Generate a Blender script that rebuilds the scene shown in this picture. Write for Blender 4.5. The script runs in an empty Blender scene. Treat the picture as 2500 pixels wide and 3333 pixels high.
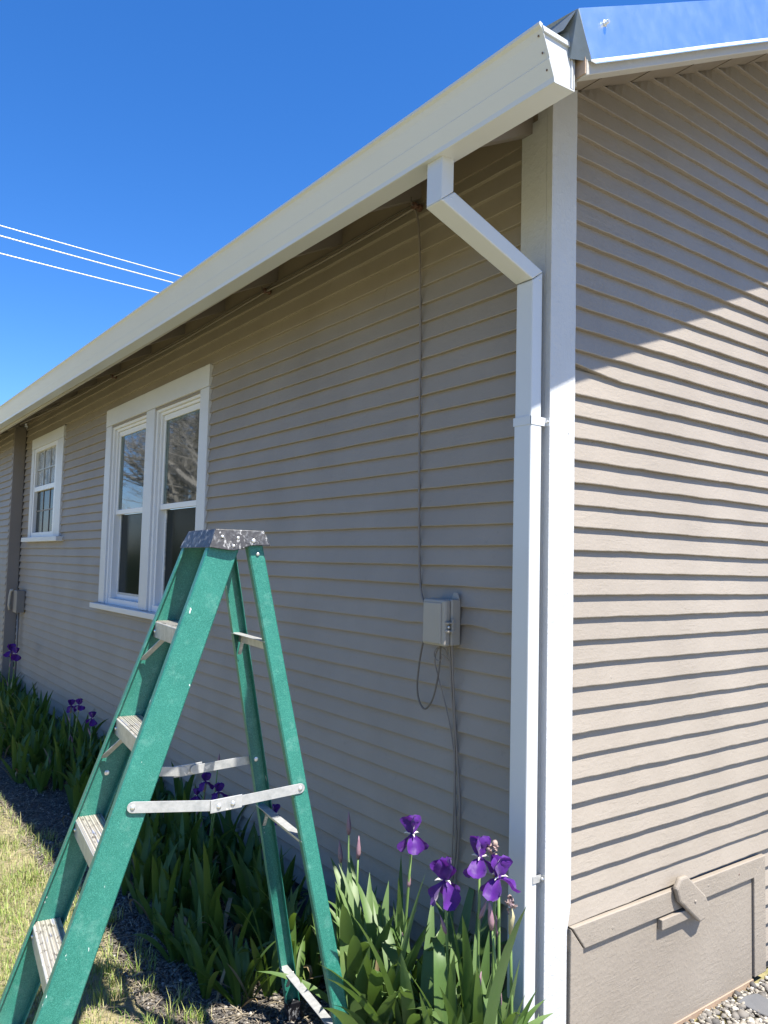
import bpy, bmesh, math, random
from math import sin, cos, pi, radians, sqrt, hypot
from mathutils import Vector, Matrix, noise
import numpy as np
R = random.Random(7)
sc = bpy.context.scene
col = sc.collection
# ------------------------------------------------------------------ camera
F_PX = 2526.4; YAW, PITCH, ROLL = 0.93485, 0.066144, 0.024513
CAM = Vector((1.7168, -1.9357, 1.6545))
fw = Vector((-cos(PITCH)*sin(YAW), cos(PITCH)*cos(YAW), sin(PITCH)))
r0 = Vector((cos(YAW), sin(YAW), 0)); u0 = r0.cross(fw)
rr = r0*cos(ROLL)+u0*sin(ROLL); uu = -r0*sin(ROLL)+u0*cos(ROLL)
cd = bpy.data.cameras.new('camera'); cam = bpy.data.objects.new('camera', cd); col.objects.link(cam)
cd.sensor_fit = 'VERTICAL'; cd.sensor_height = 36.0; cd.lens = F_PX/3333.0*36.0
cd.clip_start = 0.05; cd.clip_end = 2000
cam.matrix_world = Matrix(((rr.x, uu.x, -fw.x, CAM.x), (rr.y, uu.y, -fw.y, CAM.y), (rr.z, uu.z, -fw.z, CAM.z), (0, 0, 0, 1)))
sc.camera = cam
# ------------------------------------------------------------------ light
SUN = Vector((0.508, 0.077, 1.0)).normalized()
EL = math.asin(SUN.z); AZ = math.atan2(SUN.x, SUN.y)
w = bpy.data.worlds.new("World"); sc.world = w; w.use_nodes = True
nt = w.node_tree; bg = nt.nodes['Background']
sky = nt.nodes.new('ShaderNodeTexSky'); sky.sky_type = 'NISHITA'; sky.sun_disc = False
sky.sun_elevation = EL; sky.sun_rotation = AZ
sky.altitude = 300; sky.air_density = 1.0; sky.dust_density = 0.3; sky.ozone_density = 6.0
hs = nt.nodes.new('ShaderNodeHueSaturation'); hs.inputs['Saturation'].default_value = 1.24
tint = nt.nodes.new('ShaderNodeMix'); tint.data_type = 'RGBA'; tint.blend_type = 'MULTIPLY'; tint.inputs[0].default_value = 1; tint.inputs[7].default_value = (.885, .885, 1.04, 1)
nt.links.new(sky.outputs[0], hs.inputs['Color']); nt.links.new(hs.outputs[0], tint.inputs[6]); nt.links.new(tint.outputs[2], bg.inputs[0])
bg.inputs[1].default_value = 0.09
sd = bpy.data.lights.new('sun', 'SUN'); so = bpy.data.objects.new('sun', sd); col.objects.link(so)
sd.energy = 5.0; sd.angle = radians(0.53); sd.color = (1.0, 0.95, 0.86)
so.rotation_euler = SUN.to_track_quat('Z', 'Y').to_euler(); so.location = SUN*20
sc.view_settings.view_transform = 'Standard'; sc.view_settings.look = 'None'
sc.view_settings.exposure = 1.36; sc.view_settings.gamma = 1
sc.render.engine = 'CYCLES'
sc.cycles.max_bounces = 6; sc.cycles.diffuse_bounces = 4

# ------------------------------------------------------------------ helpers
class MB:
    def __init__(s): s.v = []; s.f = []
    def add(s, vs, fs):
        o = len(s.v); s.v += [tuple(v) for v in vs]; s.f += [tuple(i+o for i in f) for f in fs]; return s
    def box(s, x0, x1, y0, y1, z0, z1):
        return s.add([(x0,y0,z0),(x1,y0,z0),(x1,y1,z0),(x0,y1,z0),(x0,y0,z1),(x1,y0,z1),(x1,y1,z1),(x0,y1,z1)],
              [(0,3,2,1),(4,5,6,7),(0,1,5,4),(1,2,6,5),(2,3,7,6),(3,0,4,7)])
    def hexa(s, P):   # 8 corner points, bottom 4 then top 4
        return s.add(P, [(0,3,2,1),(4,5,6,7),(0,1,5,4),(1,2,6,5),(2,3,7,6),(3,0,4,7)])
    def prism(s, poly, d):   # poly list of 3D points, extruded by vector d
        n = len(poly); d = Vector(d); P = [Vector(p) for p in poly]
        return s.add(P+[p+d for p in P], [tuple(range(n-1,-1,-1)), tuple(range(n,2*n))]+[(i,(i+1)%n,n+(i+1)%n,n+i) for i in range(n)])
    def tube(s, pts, rad, n=8, cap=True):
        pts = [Vector(p) for p in pts]; m = len(pts)
        rad = rad if isinstance(rad, (list, tuple)) else [rad]*m
        t0 = (pts[1]-pts[0]).normalized(); a = t0.orthogonal().normalized(); V = []
        for i, p in enumerate(pts):
            t = (pts[min(i+1,m-1)]-pts[max(i-1,0)]).normalized()
            a = (a-t*a.dot(t)).normalized(); b = t.cross(a)
            for k in range(n):
                q = 2*pi*k/n; V.append(p+(a*cos(q)+b*sin(q))*rad[i])
        Fs = [(i*n+k, i*n+(k+1)%n, (i+1)*n+(k+1)%n, (i+1)*n+k) for i in range(m-1) for k in range(n)]
        if cap: Fs += [tuple(range(n-1,-1,-1)), tuple((m-1)*n+k for k in range(n))]
        return s.add(V, Fs)
    def dome(s, c, d, r, h=None, n=10):   # rivet head: centre c, outward dir d
        c = Vector(c); d = Vector(d).normalized(); h = h or r*.6
        a = d.orthogonal().normalized(); b = d.cross(a); V = []; rings = [(1,0),(.92,.4),(.7,.75),(.38,.95)]
        for (q, e) in rings:
            for k in range(n): V.append(c+(a*cos(2*pi*k/n)+b*sin(2*pi*k/n))*r*q+d*h*e)
        V.append(c+d*h)
        Fs = [(i*n+k, i*n+(k+1)%n, (i+1)*n+(k+1)%n, (i+1)*n+k) for i in range(len(rings)-1) for k in range(n)]
        Fs += [((len(rings)-1)*n+k, (len(rings)-1)*n+(k+1)%n, len(V)-1) for k in range(n)]
        return s.add(V, Fs)
    def build(s, name, mat, parent=None, bevel=0, smooth=False, kind=None, weld=False):
        me = bpy.data.meshes.new(name); me.from_pydata(s.v, [], s.f)
        bm = bmesh.new(); bm.from_mesh(me)
        if weld: bmesh.ops.remove_doubles(bm, verts=bm.verts, dist=1e-5)
        bmesh.ops.recalc_face_normals(bm, faces=bm.faces)
        bm.to_mesh(me); bm.free()
        if smooth:
            for p in me.polygons: p.use_smooth = True
        me.materials.append(mat)
        o = bpy.data.objects.new(name, me); col.objects.link(o)
        if parent: o.parent = parent
        if bevel:
            b = o.modifiers.new('bevel', 'BEVEL'); b.width = bevel; b.segments = 2; b.limit_method = 'ANGLE'; b.angle_limit = radians(35)
        if kind: o['kind'] = kind
        return o
def rivets(name, items, m, parent, smooth=True):
    for it in items: MB().dome(*it).build(name, m, parent, smooth=smooth)
def tag(o, label=None, cat=None, group=None, kind=None):
    if label: o['label'] = label
    if cat: o['category'] = cat
    if group: o['group'] = group
    if kind: o['kind'] = kind
    return o
def empty(name, loc=(0,0,0), rz=0):
    o = bpy.data.objects.new(name, None); col.objects.link(o); o.location = loc; o.rotation_euler = (0,0,rz); o.empty_display_size = .1
    return o
def copy_tree(o, parent=None):
    c = o.copy(); col.objects.link(c); c.parent = parent
    for ch in list(o.children): copy_tree(ch, c)
    return c

# ------------------------------------------------------------------ materials
def mat(name, rough=.5, metal=0, spec=.5):
    m = bpy.data.materials.new(name); m.use_nodes = True; t = m.node_tree
    b = t.nodes['Principled BSDF']; b.inputs['Roughness'].default_value = rough; b.inputs['Metallic'].default_value = metal
    b.inputs['Specular IOR Level'].default_value = spec
    return m, t, b
def N(t, kind, **kw):
    n = t.nodes.new(kind)
    for k, v in kw.items():
        if k in n.inputs: n.inputs[k].default_value = v
        else: setattr(n, k, v)
    return n
def coords(t, scale=(1,1,1), kind='Object'):
    c = t.nodes.new('ShaderNodeTexCoord'); m = t.nodes.new('ShaderNodeMapping'); m.inputs['Scale'].default_value = scale
    t.links.new(c.outputs[kind], m.inputs[0]); return m.outputs[0]
def ramp(t, fac, stops):
    r = t.nodes.new('ShaderNodeValToRGB'); e = r.color_ramp.elements
    e[0].position, e[0].color = stops[0][0], (*stops[0][1], 1); e[1].position, e[1].color = stops[-1][0], (*stops[-1][1], 1)
    for p, c in stops[1:-1]:
        x = e.new(p); x.color = (*c, 1)
    t.links.new(fac, r.inputs[0]); return r.outputs[0]
def mixc(t, fac, a, b, mode='MIX'):
    m = t.nodes.new('ShaderNodeMix'); m.data_type = 'RGBA'; m.blend_type = mode
    for i, v in ((0, fac), (6, a), (7, b)):
        if isinstance(v, (int, float)): m.inputs[i].default_value = v
        elif isinstance(v, tuple): m.inputs[i].default_value = (*v, 1)
        else: t.links.new(v, m.inputs[i])
    return m.outputs[2]
def bump(t, b, h, strength=.3, dist=.002, prev=None):
    n = t.nodes.new('ShaderNodeBump'); n.inputs['Strength'].default_value = strength; n.inputs['Distance'].default_value = dist
    t.links.new(h, n.inputs['Height'])
    if prev: t.links.new(prev, n.inputs['Normal'])
    t.links.new(n.outputs[0], b.inputs['Normal']); return n.outputs[0]
def noise_(t, vec, scale, detail=4, rough=.55, dist=0.0):
    n = N(t, 'ShaderNodeTexNoise', Scale=scale, Detail=detail, Roughness=rough, Distortion=dist); t.links.new(vec, n.inputs['Vector']); return n.outputs['Fac']
def gray(v): return (v, v, v)

def paint_mat(name, base, dark, axis, rough=.5, b1=.5, dirt=.25, d1=.0018):
    """brushed exterior paint on old wood: grain runs along axis ('x','y','z')"""
    m, t, b = mat(name, rough)
    sc1 = {'x': (3.2, 22, 20), 'y': (22, 3.2, 20), 'z': (18, 18, 4)}[axis]
    big = noise_(t, coords(t), 2.3, 3)
    c = mixc(t, ramp(t, big, [(.3, gray(0)), (.75, gray(1))]), base, dark)
    sp = noise_(t, coords(t), 26, 6, .75)
    c = mixc(t, ramp(t, sp, [(.60, gray(0)), (.72, gray(dirt))]), c, tuple(x*.45 for x in base))
    t.links.new(c, b.inputs['Base Color'])
    g = noise_(t, coords(t, sc1), 3.2, 5, .6, .9)
    pm = noise_(t, coords(t), 7, 3)
    g = mixc(t, ramp(t, pm, [(.38, gray(.12)), (.66, gray(1))]), gray(.5), g)
    p = bump(t, b, g, b1, d1)
    w2 = noise_(t, coords(t), 60, 4, .6)
    p = bump(t, b, ramp(t, w2, [(.45, gray(0)), (.7, gray(1))]), b1*.55, .0015, p)
    v = N(t, 'ShaderNodeTexVoronoi', Scale=9.0); t.links.new(coords(t), v.inputs['Vector'])
    bump(t, b, ramp(t, v.outputs['Distance'], [(.03, gray(1)), (.055, gray(0))]), b1*.8, .002, p)
    r = noise_(t, coords(t), 12, 3)
    return m
TAUPE = (.276, .241, .200); TAUPE_D = (.230, .199, .163)
M = {}
M['siding_x'] = paint_mat('taupe_paint_side', TAUPE, TAUPE_D, 'x', .55, .35)
M['siding_y'] = paint_mat('taupe_paint_gable', TAUPE, TAUPE_D, 'y', .5, .65, .2, .0035)
M['taupe'] = paint_mat('taupe_paint_trim', TAUPE, TAUPE_D, 'y', .5, .75, .3, .003)
M['taupe_z'] = paint_mat('taupe_paint_post', (.205, .18, .16), (.18, .155, .135), 'z', .5, .4, .15)
M['white_wood'] = paint_mat('white_paint_rough', (.50, .51, .525), (.43, .44, .45), 'z', .5, .9, .2, .004)
M['cream_wood'] = paint_mat('cream_paint_trim', (.42, .40, .36), (.37, .35, .315), 'y', .5, .4, .2)
M['white_trim'] = paint_mat('white_paint_window', (.56, .565, .57), (.51, .515, .52), 'z', .4, .2, .04)
M['raw_wood'] = paint_mat('raw_wood', (.36, .27, .20), (.28, .20, .15), 'z', .8, .8, .4)
M['eave_wood'] = paint_mat('eave_paint', (.25, .21, .165), (.20, .165, .13), 'x', .6, .4, .25)
def metal_white():
    m, t, b = mat('white_aluminium', .33)
    n = noise_(t, coords(t), 3, 3); t.links.new(mixc(t, n, (.535, .555, .575), (.495, .515, .53)), b.inputs['Base Color'])
    bump(t, b, noise_(t, coords(t, (1, 6, 6)), 4, 2), .12, .002)
    b.inputs['Coat Weight'].default_value = .15; b.inputs['Coat Roughness'].default_value = .2
    return m
M['gutter'] = metal_white()
def galv():
    m, t, b = mat('galvanised_steel', .3, 1.0)
    n = noise_(t, coords(t), 14, 5, .7); v = N(t, 'ShaderNodeTexVoronoi', Scale=60.0); t.links.new(coords(t), v.inputs['Vector'])
    c = mixc(t, ramp(t, n, [(.5, gray(0)), (.8, gray(.35))]), (.80, .86, .92), (.92, .95, .97))
    t.links.new(c, b.inputs['Base Color'])
    t.links.new(ramp(t, n, [(.3, gray(.30)), (.75, gray(.36))]), b.inputs['Roughness'])
    bump(t, b, noise_(t, coords(t), 1.5, 2), .10, .006); return m
M['galv'] = galv()
def alu(name, c0=(.50, .50, .49), c1=(.33, .34, .335), rough=.42, metal=.4):
    m, t, b = mat(name, rough, metal)
    n = noise_(t, coords(t), 38, 6, .7)
    c = mixc(t, ramp(t, n, [(.35, gray(0)), (.68, gray(1))]), c0, c1)
    s = noise_(t, coords(t, (1, 1, 1)), 13, 4, .6)
    c = mixc(t, ramp(t, s, [(.66, gray(0)), (.69, gray(.8))]), c, (.78, .74, .68))
    t.links.new(c, b.inputs['Base Color']); bump(t, b, n, .2, .001); return m
M['alu'] = alu('scratched_aluminium')
M['rivet'] = alu('rivet_metal', (.75, .75, .74), (.6, .6, .6), .35, .8)
def tread():
    m, t, b = mat('worn_ribbed_tread', .5, .35)
    vec = coords(t)
    wv = N(t, 'ShaderNodeTexWave', wave_type='BANDS', bands_direction='X', Scale=26.0); wv.inputs['Distortion'].default_value = 0; t.links.new(vec, wv.inputs['Vector'])
    n = noise_(t, coords(t, (1.5, 1, 1)), 26, 6, .75, .3)
    c = mixc(t, wv.outputs['Fac'], (.30, .28, .24), (.52, .49, .42))
    c = mixc(t, ramp(t, n, [(.56, gray(0)), (.62, gray(.85))]), c, (.10, .085, .07))
    n2 = noise_(t, coords(t, (9, .8, 1)), 9, 3, .6)
    c = mixc(t, ramp(t, n2, [(.62, gray(0)), (.66, gray(.6))]), c, (.28, .34, .52))
    t.links.new(c, b.inputs['Base Color']); bump(t, b, wv.outputs['Fac'], .7, .002); return m
M['tread'] = tread()
def fibre():
    m, t, b = mat('green_fibreglass', .42)
    n0 = noise_(t, coords(t), 5, 4, .6)
    f1 = noise_(t, coords(t), 130, 2, .5, 2.5); f2 = noise_(t, coords(t), 210, 2, .5, 2.0)
    l1 = ramp(t, f1, [(.455, gray(0)), (.5, gray(1)), (.545, gray(0))]); l2 = ramp(t, f2, [(.46, gray(0)), (.5, gray(1)), (.54, gray(0))])
    mx = mixc(t, .5, l1, l2, 'SCREEN')
    base = mixc(t, ramp(t, n0, [(.3, gray(0)), (.75, gray(1))]), (.007, .105, .078), (.014, .15, .115))
    c = mixc(t, mx, base, (.06, .27, .21)) 
    ch = noise_(t, coords(t), 17, 6, .72)
    c = mixc(t, ramp(t, ch, [(.55, gray(0)), (.8, gray(.55))]), c, (.16, .36, .30))
    sp = noise_(t, coords(t, (1, 1, .35)), 40, 3, .6)
    c = mixc(t, ramp(t, sp, [(.72, gray(0)), (.735, gray(.9))]), c, (.75, .78, .74))
    t.links.new(c, b.inputs['Base Color'])
    bump(t, b, mx, .18, .0006); return m
M['fibre'] = fibre()
def cap_mat():
    m, t, b = mat('worn_black_plastic', .42)
    n = noise_(t, coords(t), 26, 8, .78, .8); n2 = noise_(t, coords(t, (1, 1, .5)), 70, 5, .7)
    c = mixc(t, ramp(t, n, [(.52, gray(0)), (.60, gray(.7))]), (.006, .006, .009), (.085, .09, .10))
    c = mixc(t, ramp(t, n2, [(.58, gray(0)), (.63, gray(.7))]), c, (.36, .36, .36))
    t.links.new(c, b.inputs['Base Color']); bump(t, b, n, .6, .002); return m
M['cap'] = cap_mat()
def glass_mat(name, c, rough=.01, ior=2.1, wav=.02):
    m, t, b = mat(name, rough, 0); b.inputs['IOR'].default_value = ior
    n = noise_(t, coords(t), 2.2, 2); t.links.new(mixc(t, n, c, tuple(x*.6 for x in c)), b.inputs['Base Color'])
    bump(t, b, noise_(t, coords(t, (1, 1, .5)), 7, 2), wav, .02); return m
M['glass'] = glass_mat('window_glass', (.014, .02, .017), .03, 2.4, .006)
M['jamb'] = glass_mat('jamb_seen_in_glass', (.06, .10, .08), .03, 1.7, .004)
M['screen_'] = None
M['screen'] = glass_mat('dark_insect_screen', (.010, .015, .012), .15, 1.17, .01)
def obscured():
    m, t, b = mat('patterned_privacy_glass', .12); b.inputs['IOR'].default_value = 1.9
    n = noise_(t, coords(t, (1, 1, .45)), 13, 6, .7, 1.6)
    t.links.new(ramp(t, n, [(.38, (.05, .055, .05)), (.5, (.24, .235, .21)), (.64, (.45, .44, .41))]), b.inputs['Base Color'])
    bump(t, b, n, .9, .01); return m
M['obscured'] = obscured()
def simple(name, c, rough=.5, metal=0, c2=None, sc_=20, bs=.15):
    m, t, b = mat(name, rough, metal)
    n = noise_(t, coords(t), sc_, 4); t.links.new(mixc(t, n, c, c2 or tuple(x*.75 for x in c)), b.inputs['Base Color'])
    if bs: bump(t, b, n, bs, .002)
    return m
M['vinyl'] = simple('white_vinyl', (.68, .68, .68), .35, 0, (.65, .65, .65), 6, 0)
M['muntin'] = simple('grey_muntin', (.33, .34, .34), .4, 0, (.30, .31, .31), 10, 0)
M['box'] = simple('beige_plastic', (.32, .295, .255), .5, 0, (.29, .27, .235), 12, .06)
M['box_dark'] = simple('taupe_box_paint', (.20, .18, .16), .5, 0, (.18, .16, .14), 12, .1)
M['cable'] = simple('painted_cable', (.22, .19, .165), .55)
M['cable_dark'] = simple('grey_cable', (.13, .115, .10), .55)
M['knob'] = simple('brown_insulator', (.13, .07, .05), .35)
M['wire'] = simple('bare_wire', (.75, .75, .75), .35, .3)
M['foundation'] = simple('foundation_concrete', (.16, .15, .14), .9, 0, (.10, .095, .09), 18, .5)
M['slate'] = simple('dark_slate', (.075, .08, .088), .75, 0, (.13, .13, .135), 14, .6)
M['galv_dull'] = simple('dull_bent_steel', (.16, .19, .20), .5, .5, (.26, .29, .31), 25, .3)
def roofm():
    m, t, b = mat('metal_roofing', .35, .9); n = noise_(t, coords(t), 3, 4)
    t.links.new(mixc(t, n, (.6, .62, .64), (.45, .47, .5)), b.inputs['Base Color']); return m
M['roof'] = roofm()
def leafm(name, c0, c1, trans=.25, tip=(.30, .27, .10)):
    m, t, b = mat(name, .48, 0, .4)
    g = N(t, 'ShaderNodeNewGeometry'); rnd = g.outputs['Random Per Island']
    st = noise_(t, coords(t), 5, 4); fine = noise_(t, coords(t, (60, 60, 4)), 3, 3)
    c = mixc(t, rnd, c0, c1); c = mixc(t, ramp(t, fine, [(.4, gray(0)), (.7, gray(.35))]), c, tuple(x*1.5 for x in c0))
    c = mixc(t, ramp(t, st, [(.62, gray(0)), (.8, gray(.5))]), c, tip)
    t.links.new(c, b.inputs['Base Color'])
    tr = N(t, 'ShaderNodeBsdfTranslucent'); mx = N(t, 'ShaderNodeMixShader'); mx.inputs[0].default_value = trans
    t.links.new(mixc(t, .5, c, (.20, .34, .03)), tr.inputs[0])
    out = t.nodes['Material Output']; t.links.new(b.outputs[0], mx.inputs[1]); t.links.new(tr.outputs[0], mx.inputs[2]); t.links.new(mx.outputs[0], out.inputs[0])
    return m
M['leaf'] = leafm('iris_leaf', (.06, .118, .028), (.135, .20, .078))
M['leaf_shade'] = leafm('iris_leaf_shade_tone', (.045, .092, .014), (.092, .150, .030))  # darker copy of the iris leaf; the wall row's shade is put into its colour
M['deadleaf'] = simple('withered_leaf', (.30, .22, .12), .75, 0, (.17, .13, .06), 12, .3)
M['stem'] = simple('iris_stem', (.16, .25, .07), .5, 0, (.11, .19, .05), 30, 0)
M['bud'] = simple('iris_bud', (.16, .06, .17), .5, 0, (.36, .25, .2), 25, .1)
M['spathe'] = simple('papery_spathe', (.42, .33, .22), .7, 0, (.26, .28, .12), 40, .2)
def petal():
    m, t, b = mat('purple_petal', .55, 0, .3)
    n = noise_(t, coords(t, (1, 1, 1)), 40, 4, .6, .5)
    c = mixc(t, n, (.026, .004, .092), (.105, .014, .25)); t.links.new(c, b.inputs['Base Color'])
    b.inputs['Sheen Weight'].default_value = .15
    bump(t, b, noise_(t, coords(t), 70, 3), .5, .002)
    tr = N(t, 'ShaderNodeBsdfTranslucent'); tr.inputs[0].default_value = (.22, .02, .45, 1); mx = N(t, 'ShaderNodeMixShader'); mx.inputs[0].default_value = .2
    out = t.nodes['Material Output']; t.links.new(b.outputs[0], mx.inputs[1]); t.links.new(tr.outputs[0], mx.inputs[2]); t.links.new(mx.outputs[0], out.inputs[0]); return m
M['petal'] = petal()
M['beard'] = simple('pale_beard', (.75, .68, .62), .7)
M['wilt'] = simple('withered_bloom', (.10, .06, .14), .8, 0, (.40, .30, .20), 60, .8)
def island(name, stops, rough=.85, bs=0):
    m, t, b = mat(name, rough); g = N(t, 'ShaderNodeNewGeometry')
    t.links.new(ramp(t, g.outputs['Random Per Island'], stops), b.inputs['Base Color'])
    if bs: bump(t, b, noise_(t, coords(t), 200, 3), bs, .002)
    return m
M['grass'] = island('lawn_blades', [(0, (.09, .17, .02)), (.4, (.18, .26, .04)), (.7, (.26, .32, .07)), (.9, (.34, .32, .13)), (1, (.42, .36, .20))], .6)
M['straw'] = island('dry_straw', [(0, (.12, .095, .065)), (.5, (.21, .175, .12)), (1, (.33, .28, .20))], .8)
M['pebble_dark'] = island('dark_gravel', [(0, (.035, .031, .028)), (.5, (.085, .076, .066)), (.88, (.14, .125, .105)), (1, (.34, .31, .27))])
M['pebble_light'] = island('pale_gravel', [(0, (.07, .066, .062)), (.45, (.17, .155, .135)), (.8, (.28, .255, .21)), (1, (.48, .46, .41))])
def ground(name, stops, scale, bs=.5):
    m, t, b = mat(name, .95); n = noise_(t, coords(t), scale, 8, .7); n2 = noise_(t, coords(t), scale*9, 4, .7)
    c = mixc(t, .45, ramp(t, n, stops), ramp(t, n2, stops)); t.links.new(c, b.inputs['Base Color'])
    bump(t, b, n2, bs, .02); return m
M['lawn'] = ground('lawn_thatch', [(.3, (.09, .105, .03)), (.5, (.22, .195, .09)), (.68, (.38, .32, .19))], 5)
M['bed'] = ground('dark_bed_soil', [(.3, (.035, .030, .026)), (.55, (.085, .074, .062)), (.72, (.17, .148, .12))], 7)
M['path'] = ground('gravel_ground', [(.3, (.16, .15, .13)), (.55, (.31, .285, .24)), (.72, (.44, .41, .34))], 12)
M['bark'] = simple('tree_bark', (.17, .165, .145), .9, 0, (.30, .29, .26), 6, .6)
M['crown'] = island('spring_leaves', [(0, (.09, .14, .04)), (1, (.20, .26, .09))], .6)

# ------------------------------------------------------------------ setting: ground
def sheet(name, x0, x1, y0, y1, z, m, nx=1, ny=1, amp=0.0, edge=None):
    vs = []; fs = []
    for j in range(ny+1):
        for i in range(nx+1):
            x = x0+(x1-x0)*i/nx; y = y0+(y1-y0)*j/ny
            if edge: x, y = edge(x, y, i/nx, j/ny)
            zz = z + (noise.noise(Vector((x*2.1, y*2.1, 3)))*amp if amp else 0)
            vs.append((x, y, zz))
    for j in range(ny):
        for i in range(nx): a = j*(nx+1)+i; fs.append((a, a+1, a+nx+2, a+nx+1))
    o = MB().add(vs, fs).build(name, m); tag(o, kind='structure'); return o
sheet('lawn', -300, 300, -300, 300, -.012, M['lawn'])
def edge_bed(x, y, u, v):
    if v == 0: y += .07*noise.noise(Vector((x*1.3, 0, 5)))+.04*noise.noise(Vector((x*4.5, 0, 9)))
    return x, y
sheet('planting_bed', -15, .16, -.80, .05, .004, M['bed'], 220, 12, .006, edge_bed)
sheet('gravel_path', .165, 6, -1.2, 7.5, .006, M['path'], 60, 80, .006)

# ------------------------------------------------------------------ the house
G = 1.68; U = .076
house = tag(empty('house'), 'taupe clapboard house with white corner boards, white gutter and double-hung windows', 'house')
def roof_z(y): return 3.255+.5056*y
def siding(name, axis, ks, zfun, s0, s1, openings, m, clip=None, step=.04, special=None, plane=0.0, nails=False):
    """overlapping boards; axis 'x' -> wall in plane y=plane facing -y ; 'y' -> wall in plane x=plane facing +x"""
    mb = MB()
    sgn = -1 if axis == 'x' else 1
    def P(s, off, z): return (s, plane+sgn*off, z) if axis == 'x' else (plane+sgn*off, s, z)
    for k in ks:
        z = zfun(k); h = zfun(k-1)-z
        iv = [(s0, s1)]
        for (a, b_, c, d) in openings:
            if z+h*.45 > c and z+h*.55 < d:
                nv = []
                for (p, q) in iv:
                    if b_ <= p or a >= q: nv.append((p, q)); continue
                    if a > p: nv.append((p, a))
                    if b_ < q: nv.append((b_, q))
                iv = nv
        cut = []
        for (p, q) in iv:
            while q-p > 4.2:
                c_ = p+R.uniform(1.6, min(5.5, q-p-.6)); cut.append((p, c_-.0005)); p = c_+.0005
            cut.append((p, q))
        iv = cut
        ph = R.random()*100; tilt = R.uniform(-.0015, .0015); pr = R.uniform(-.0022, .0022)
        for (p, q) in iv:
            if clip: p = max(p, (z-3.262)/.5056)
            if q-p < .01: continue
            n = max(2, int((q-p)/step)); V = []
            for i in range(n+1):
                s = p+(q-p)*i/n
                dz = .003*noise.noise(Vector((s*1.1, ph, 0)))+.0015*noise.noise(Vector((s*6, ph, 4)))+.0009*noise.noise(Vector((s*19, ph, 2)))+tilt*noise.noise(Vector((s*.35, ph, 7)))
                if nails: dz = dz*1.5+.0012*noise.noise(Vector((s*34, ph, 8)))
                dp = .0014*noise.noise(Vector((s*2, ph, 11)))+pr
                if special: dz += special(k, s)
                zt = z+h+.012
                if clip: zt = min(zt, max(z+dz+.001, roof_z(s)+.006))
                V += [P(s, .001, z+dz), P(s, .0212+dp, z+dz+.0004), P(s, .0220+dp, z+dz+.003), P(s, .003+dp*.5, zt), P(s, .0, zt)]
            Fs = [(i*5+j, i*5+(j+1) % 5, (i+1)*5+(j+1) % 5, (i+1)*5+j) for i in range(n) for j in range(5)]
            Fs += [(4, 3, 2, 1, 0), tuple(n*5+j for j in range(5))]
            mb.add(V, Fs)
            if nails and z < 2.9:
                sx = p+R.uniform(.05, .4)
                while sx < min(q, 2.2):
                    mb.dome(P(sx, .0165+pr, z+.018+R.uniform(-.003, .006)), (sgn*(axis == 'y'), sgn*(axis == 'x'), .1), .0030, .0010, 7); sx += .406*R.choice([1, 2, 3])+R.uniform(-.05, .05)
    return mb.build(name, m, house)
zA = lambda k: (.6191-.98797*k)*U+G
zB = lambda k: (-.5350-k)*U+G
def spA(k, s):
    d = 0
    if k == 4: d += .012*math.exp(-((s+.36)/.1)**2)-.006*math.exp(-((s+.22)/.04)**2)-.004*math.exp(-((s+.75)/.04)**2)
    return d
def spB(k, s):
    return .026*max(0, 1-(s-.12)/.26) if k == -9 else 0
openA = [(-4.66, -2.865, 1.27, 2.735), (-7.40, -6.35, 1.81, 2.84)]
siding('side_wall', 'x', range(-18, 22), zA, -7.86, -.12, openA, M['siding_x'], special=spA, plane=.019)
siding('addition_wall', 'x', range(-18, 22), lambda k: zA(k)+.03, -14.5, -7.90, [], M['siding_x'], plane=-.11, step=.4)
siding('gable_wall', 'y', range(-42, 22), zB, .10, 7.2, [(.0, 1.30, -.2, .452)], M['siding_y'], clip=True, special=spB, plane=-.019, nails=True)
# backing walls / foundation behind the boards (real thickness)
MB().box(-14.5, -7.9, -.105, .1, 0, 3.1).box(-7.9, -7.45, .021, .1, 0, 3.25).box(-6.30, -4.70, .021, .1, 0, 3.25).box(-2.82, -.021, .021, .1, 0, 3.25)\
    .box(-7.45, -6.30, .021, .1, 0, 1.79).box(-7.45, -6.30, .021, .1, 2.86, 3.25).box(-4.70, -2.82, .021, .1, 0, 1.25).box(-4.70, -2.82, .021, .1, 2.75, 3.25)\
    .build('wall_sheathing', M['foundation'], house)
g = MB(); g.prism([(-.10, .1, 0), (-.10, 7.2, 0), (-.10, 7.2, 3.255), (-.10, 3.6, roof_z(3.6)), (-.10, .1, roof_z(.1)-.01)], (.080, 0, 0))
g.build('gable_sheathing', M['foundation'], house)
MB().box(-7.9, -.13, .0165, .1, -.02, .11).build('foundation', M['foundation'], house)
# corner boards
MB().box(-.135, -.0185, -.006, .019, .0, 3.19).box(-.062, -.0185, -.0055, .019, 3.19, 3.245).build('corner_board', M['white_wood'], house, .002)
cb = MB(); n = 40; V = []
for i in range(n+1):
    z = 3.23*i/n; wv = .119+.0025*noise.noise(Vector((0, 0, z*9)))-(.018 if z < .5 else 0)
    za_, zb_2 = (z, z) if i < n else (roof_z(-.0065), roof_z(.119))
    V += [(-.018, -.0065, za_), (.007, -.0065, za_), (.007, wv, zb_2), (-.018, wv, zb_2)]
cb.add(V, [(i*4+j, i*4+(j+1) % 4, (i+1)*4+(j+1) % 4, (i+1)*4+j) for i in range(n) for j in range(4)]+[(3, 2, 1, 0), tuple(n*4+j for j in range(4))])
cb.build('corner_board', M['white_wood'], house, .0015)
# projecting trim post at the addition
MB().box(-7.97, -7.87, -.122, -.0, .0, 3.12).build('trim_post', M['taupe_z'], house, .003)
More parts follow.
